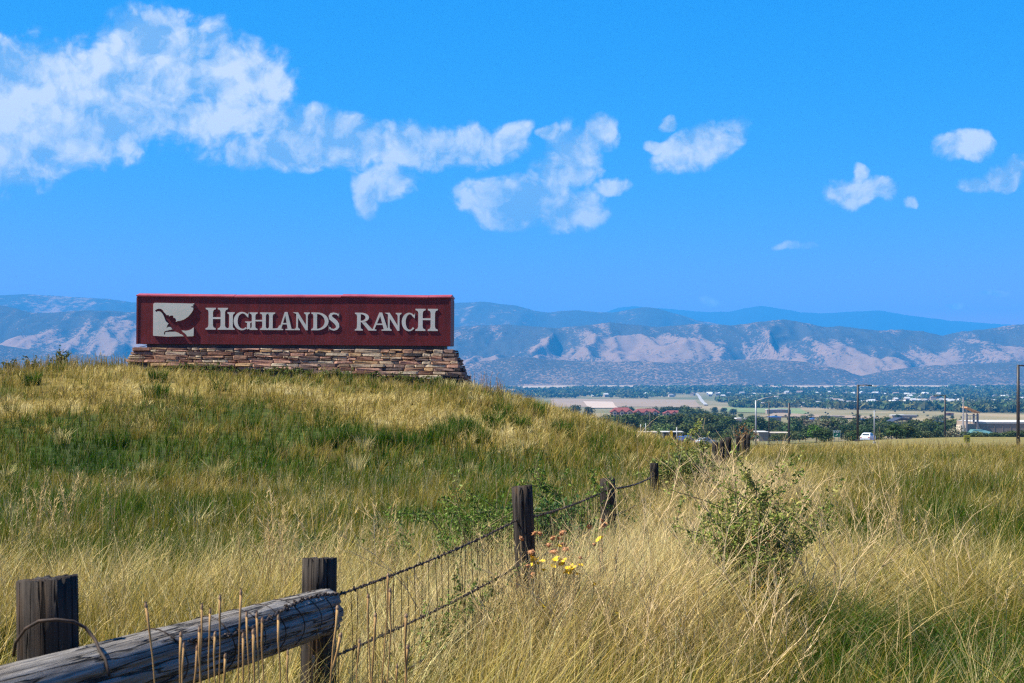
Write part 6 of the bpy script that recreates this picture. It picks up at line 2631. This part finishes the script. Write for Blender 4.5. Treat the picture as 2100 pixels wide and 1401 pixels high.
# ------------------------------------------------------------------ flower heads by the third post
def build_flowers():
    brown = noisy('dry_flower_head', (.28, .115, .045), (.50, .26, .12), 160, rough=.9)
    yellow = noisy('yellow_petal', (.58, .36, .01), (.68, .47, .015), 60, rough=.7)

    def head_mesh(kind):
        rs = np.random.default_rng(3 if kind == 'dry' else 4)
        mb = MB()
        if kind == 'dry':
            for k in range(46):      # ragged ball of bracts
                d = Vector(rs.normal(size=3)).normalized()
                d.z = abs(d.z) * .8 + .05
                s = d.cross(Vector((.3, .2, .9))).normalized() * .005
                c = d * .006
                mb.add([c + s, c - s, d * rs.uniform(.016, .024)], [(0, 1, 2)])
            mb.tube([(0, 0, -.004), (0, 0, .006), (0, 0, .012)], [.008, .013, .006], 8)
        else:
            for k in range(13):
                a = k / 13 * 2 * math.pi
                d = Vector((math.cos(a), math.sin(a), .25 + .2 * rs.random()))
                s = Vector((-math.sin(a), math.cos(a), 0)) * .0055
                mb.add([d * .006 + s * .6, d * .006 - s * .6, d * .017 - s, d * .024, d * .017 + s], [(0, 1, 2, 3, 4)])
            mb.tube([(0, 0, -.005), (0, 0, .004)], [.006, .008], 8)
        me = mb.mesh('flower_head')
        me.materials.append(brown if kind == 'dry' else yellow)
        return me
    dry, yel = head_mesh('dry'), head_mesh('yellow')
    rnd = random.Random(6)

    def plant(label, spots, Y, me, cat, group=None, s=1.0):
        cx = sum(p[0] for p in spots) / len(spots)
        f = foot(cx, Y)
        root = empty('flower_plant', f)
        tag(root, label, cat, group)
        for (px, py) in spots:
            p = at(px, py, Y + rnd.uniform(-.12, .12)) - f
            mb = MB()
            mid = p * .5 + Vector((rnd.uniform(-.03, .03), rnd.uniform(-.03, .03), .02))
            mb.tube([(rnd.uniform(-.02, .02), rnd.uniform(-.02, .02), 0), mid, p], [.0035, .0028, .002], 4)
            mb.build('stem', M['green_stem'] if me is yel else M['stem'], root)
            o = link_mesh('flower_head', me, None, root)
            o.location = p
            o.rotation_euler = (rnd.uniform(.2, .8), rnd.uniform(-.4, .4), rnd.uniform(0, 6))
            k = s * (1.15 if me is dry else 1.0) * rnd.uniform(.75, 1.1)
            o.scale = (k, k, k)
    plant('plant with dry orange brown flower heads right of the third post, main cluster', [(1097, 1095), (1106, 1096), (1134, 1106), (1150, 1096), (1156, 1092), (1125, 1119), (1133, 1133), (1138, 1134), (1160, 1128), (1148, 1106), (1154, 1118)], 8.75, dry, 'flower plant', s=1.15)
    plant('single dry brown flower head against the third post', [(1068, 1106), (1090, 1134)], 8.55, dry, 'flower plant', s=1.1)
    plant('dry brown flower heads in front of the fourth post', [(1233, 1068), (1240, 1078), (1208, 1082), (1218, 1118), (1232, 1130)], 9.2, dry, 'flower plant', s=1.1)
    plant('dry brown flower heads low below the third post', [(1092, 1181), (1082, 1162), (1190, 1145)], 8.3, dry, 'flower plant')
    plant('bright yellow flower cluster below the brown heads', [(1142, 1146), (1148, 1149), (1138, 1150), (1147, 1120), (1091, 1144)], 8.5, yel, 'flower plant', s=.95)
    plant('largest bright yellow flower cluster between the third and fourth posts', [(1164, 1166), (1170, 1170), (1167, 1176), (1172, 1163), (1176, 1166), (1162, 1174)], 8.35, yel, 'flower plant', s=1.0)
    plant('yellow flower high in front of the fourth post', [(1229, 1107), (1234, 1103)], 9.1, yel, 'flower plant', s=1.0)
    plant('small yellow flower cluster low at the foot of the third post', [(1094, 1150), (1100, 1148), (1104, 1156), (1090, 1160), (1112, 1152)], 8.45, yel, 'flower plant', s=.9)
    plant('dull yellow flowers between the brown heads and the largest yellow cluster', [(1152, 1158), (1158, 1150), (1184, 1178), (1190, 1160), (1134, 1162)], 8.4, yel, 'flower plant', s=.85)
    plant('scattered small yellow flowers low in the straw', [(1104, 1176), (1115, 1170), (1220, 1198), (1218, 1200), (1112, 1243), (1115, 1246), (1265, 1260), (1150, 1240), (1132, 1295)], 8.1, yel, 'flower plant', s=.85)


build_flowers()


# ------------------------------------------------------------------ dry cut stalks in front of the rail
ORD = 'first second third fourth fifth sixth seventh eighth ninth tenth eleventh twelfth thirteenth fourteenth fifteenth sixteenth seventeenth eighteenth nineteenth twentieth twenty-first twenty-second twenty-third twenty-fourth'.split()


def build_dry_stalks():
    tan = noisy('dry_stalk', (.16, .085, .028), (.42, .25, .095), 40, rough=.8, stretch=(1, 1, .2))
    tipm = noisy('dry_stalk_tip', (.16, .09, .05), (.34, .22, .13), 60, rough=.9)
    rnd = random.Random(12)
    spots = [(300, 1246, 352), (371, 1306, 362), (377, 1328, 365), (404, 1334, 395), (409, 1296, 404), (414, 1250, 414), (431, 1258, 424), (441, 1305, 430), (451, 1230, 446), (494, 1220, 480), (499, 1308, 498), (506, 1265, 512), (527, 1267, 540), (538, 1277, 532), (571, 1271, 568), (692, 1250, 672),
             (698, 1306, 660), (686, 1317, 668), (737, 1318, 728), (755, 1226, 748), (796, 1182, 778), (800, 1214, 790), (833, 1266, 824), (836, 1330, 828), (590, 1342, 585), (462, 1350, 458), (520, 1300, 522), (770, 1265, 757), (814, 1370, 812), (642, 1352, 636)]
    for i, (px, py, pb) in enumerate(spots):
        Y = rnd.uniform(3.15, 3.9) if px < 620 else rnd.uniform(4.2, 5.2)
        top = at(px, py, Y)
        bx = (pb - HX) / F * Y
        g = gz(bx, Y)
        dz = top.z - at(px, 1401, Y).z
        # continue the visible slant down to the ground
        slope = (bx - top.x) / max(dz, .02)
        bx = top.x + slope * min(top.z - g, .5)
        root = empty('dry_stalk', (bx, Y + rnd.uniform(-.05, .05), g))
        ahead = px < 640
        k = sorted(q[0] for q in spots if (q[0] < 640) == ahead).index(px)
        tag(root, '%s dry tan stalk from the left of those standing in front of the %s' % (ORD[k], 'log rail' if ahead else 'barbed wire'), 'dry stalk', 'dry stalks in front of the fence')
        p = top - root.location
        r = rnd.uniform(.0014, .0022) * (Y / 3.6)
        mb = MB()
        mid = p * .55 + Vector((rnd.uniform(-.03, .03), rnd.uniform(-.02, .02), 0))
        mb.tube([(0, 0, 0), mid, p * .9 + Vector((rnd.uniform(-.006, .006), 0, 0)), p * .96, p], [r * 1.3, r, r * 1.05, r * 1.6, r * 2.0], 8)
        mb.build('stem', tan, root, smooth=True)
        mb = MB()
        d = p.normalized()
        mb.tube([p + d * .0003, p + d * .006, p + d * .012], [r * 2.15, r * 2.25, r * 1.2], 8)
        for k in range(5):
            a = k * 1.26
            q = p + d * .010 + Vector((math.cos(a), math.sin(a), 0)) * r * 1.2
            mb.add([q, q + Vector((math.cos(a) * .002, math.sin(a) * .002, .008)), q + Vector((.001, .0015, .002))], [(0, 1, 2)])
        mb.build('tip', tipm, root)


build_dry_stalks()


# ------------------------------------------------------------------ branching dead weeds in the straw
def build_dead_weeds():
    rnd = random.Random(31)
    pale = noisy('bleached_stem', (.42, .29, .13), (.62, .47, .25), 25, rough=.85)

    def weed(label, px, Y, h, w, n, seed, lean=0.0, group=None, th=1.0):
        r = random.Random(seed)
        f = foot(px, Y)
        root = empty('dead_weed', f)
        tag(root, label, 'dead weed', group)
        stems = MB()
        twigs = MB()

        def grow(p, d, ln, rad, depth, mb):
            pts, rads = [p], [rad]
            q = p.copy()
            dd = d.copy()
            for k in range(3):
                dd = (dd + Vector((r.uniform(-.18, .18), r.uniform(-.18, .18), r.uniform(-.05, .10)))).normalized()
                q = q + dd * ln / 3
                pts.append(q.copy())
                rads.append(rad * (1 - .18 * (k + 1)))
            mb.tube(pts, rads, 4 if depth < 2 else 3, caps=False)
            if depth < 3:
                for k in range(2 if depth == 0 else 3):
                    b = pts[r.choice([1, 2, 3])]
                    nd = (dd + Vector((r.uniform(-.9, .9), r.uniform(-.9, .9), r.uniform(-.1, .5)))).normalized()
                    grow(b, nd, ln * r.uniform(.5, .75), rad * .62, depth + 1, twigs if depth >= 1 else stems)
        for i in range(n):
            a = r.uniform(0, 6.28)
            d = Vector((math.cos(a) * w / h * r.uniform(.2, 1) + lean, math.sin(a) * w / h * .6, 1)).normalized()
            grow(Vector((r.uniform(-.04, .04), r.uniform(-.04, .04), 0)), d, h * r.uniform(.5, .8), .0052 * th, 0, stems)
        stems.build('stem', pale, root)
        tag(twigs.build('twigs', pale, root), kind='stuff')
    weed('large branching bleached weed at the bottom of the straw right of the fence', 1230, 7.5, .75, .55, 4, 1, .15)
    weed('tangle of bleached stems in the middle of the pale straw', 1325, 8.6, .90, .55, 5, 2, .05)
    weed('bleached branching weed leaning right below the large sprawling weed', 1500, 7.4, .62, .5, 4, 3, .3)
    weed('bent bleached weed crossing low in front of the third post', 1120, 7.2, .50, .6, 4, 4, .25)
    weed('bleached branching weed right of the sprawling green weed', 1690, 9.4, .95, .5, 5, 5, .1)
    weed('loose bleached weed lying in the right meadow', 1860, 8.8, .55, .9, 4, 6, -.6)
    weed('bleached weed by the lower wires before the third post', 990, 7.6, .70, .4, 4, 7, .05)
    weed('fine pale weed rising behind the lower wires', 930, 8.3, .85, .35, 4, 8)
    weed('dry pale weed left of the second post', 560, 9.5, .62, .6, 5, 9)
    for k, (px, Y, h_, lab) in enumerate(((1290, 7.9, .78, 'bleached forked weed low between the flowers and the sprawling weed'), (1360, 7.3, .6, 'short bleached forked weed near the bottom edge below the sprawling weed'), (1190, 8.6, .8, 'bleached weed rising behind the largest yellow flowers'),
                                         (1575, 7.8, .7, 'bleached weed leaning at the dark green patch'), (1930, 10.5, .7, 'bleached weed alone in the far right meadow'), (1330, 10.4, .95, 'fine bleached weed behind the pale straw left of the sprawling weed'), (1080, 7.5, .62, 'bleached weed crossing the lower wires below the third post'))):
        weed(lab, px, Y, h_, .55, 5, 90 + k, rnd.uniform(-.3, .3))
    G = 'pale bushy weeds along the far fence'
    for i in range(14):
        Y = 9.5 + i * 1.0
        px = HX + (float(fence_x(np.array([Y]))[0]) + .7 + rnd.uniform(-.1, 1.0)) / Y * F
        weed('pale fine branched dead weed in the straw strip along the fence', px, Y, rnd.uniform(.75, .98), .5, 5, 40 + i, .05, G, 1.0 + Y * .04)
    weed('pale bushy weed catching light at the far right of the straw strip', 1800, 14, .95, .6, 5, 70)


build_dead_weeds()
print('objects', len(bpy.data.objects), 'tris', sum(len(o.data.polygons) for o in scene.objects if o.type == 'MESH'))
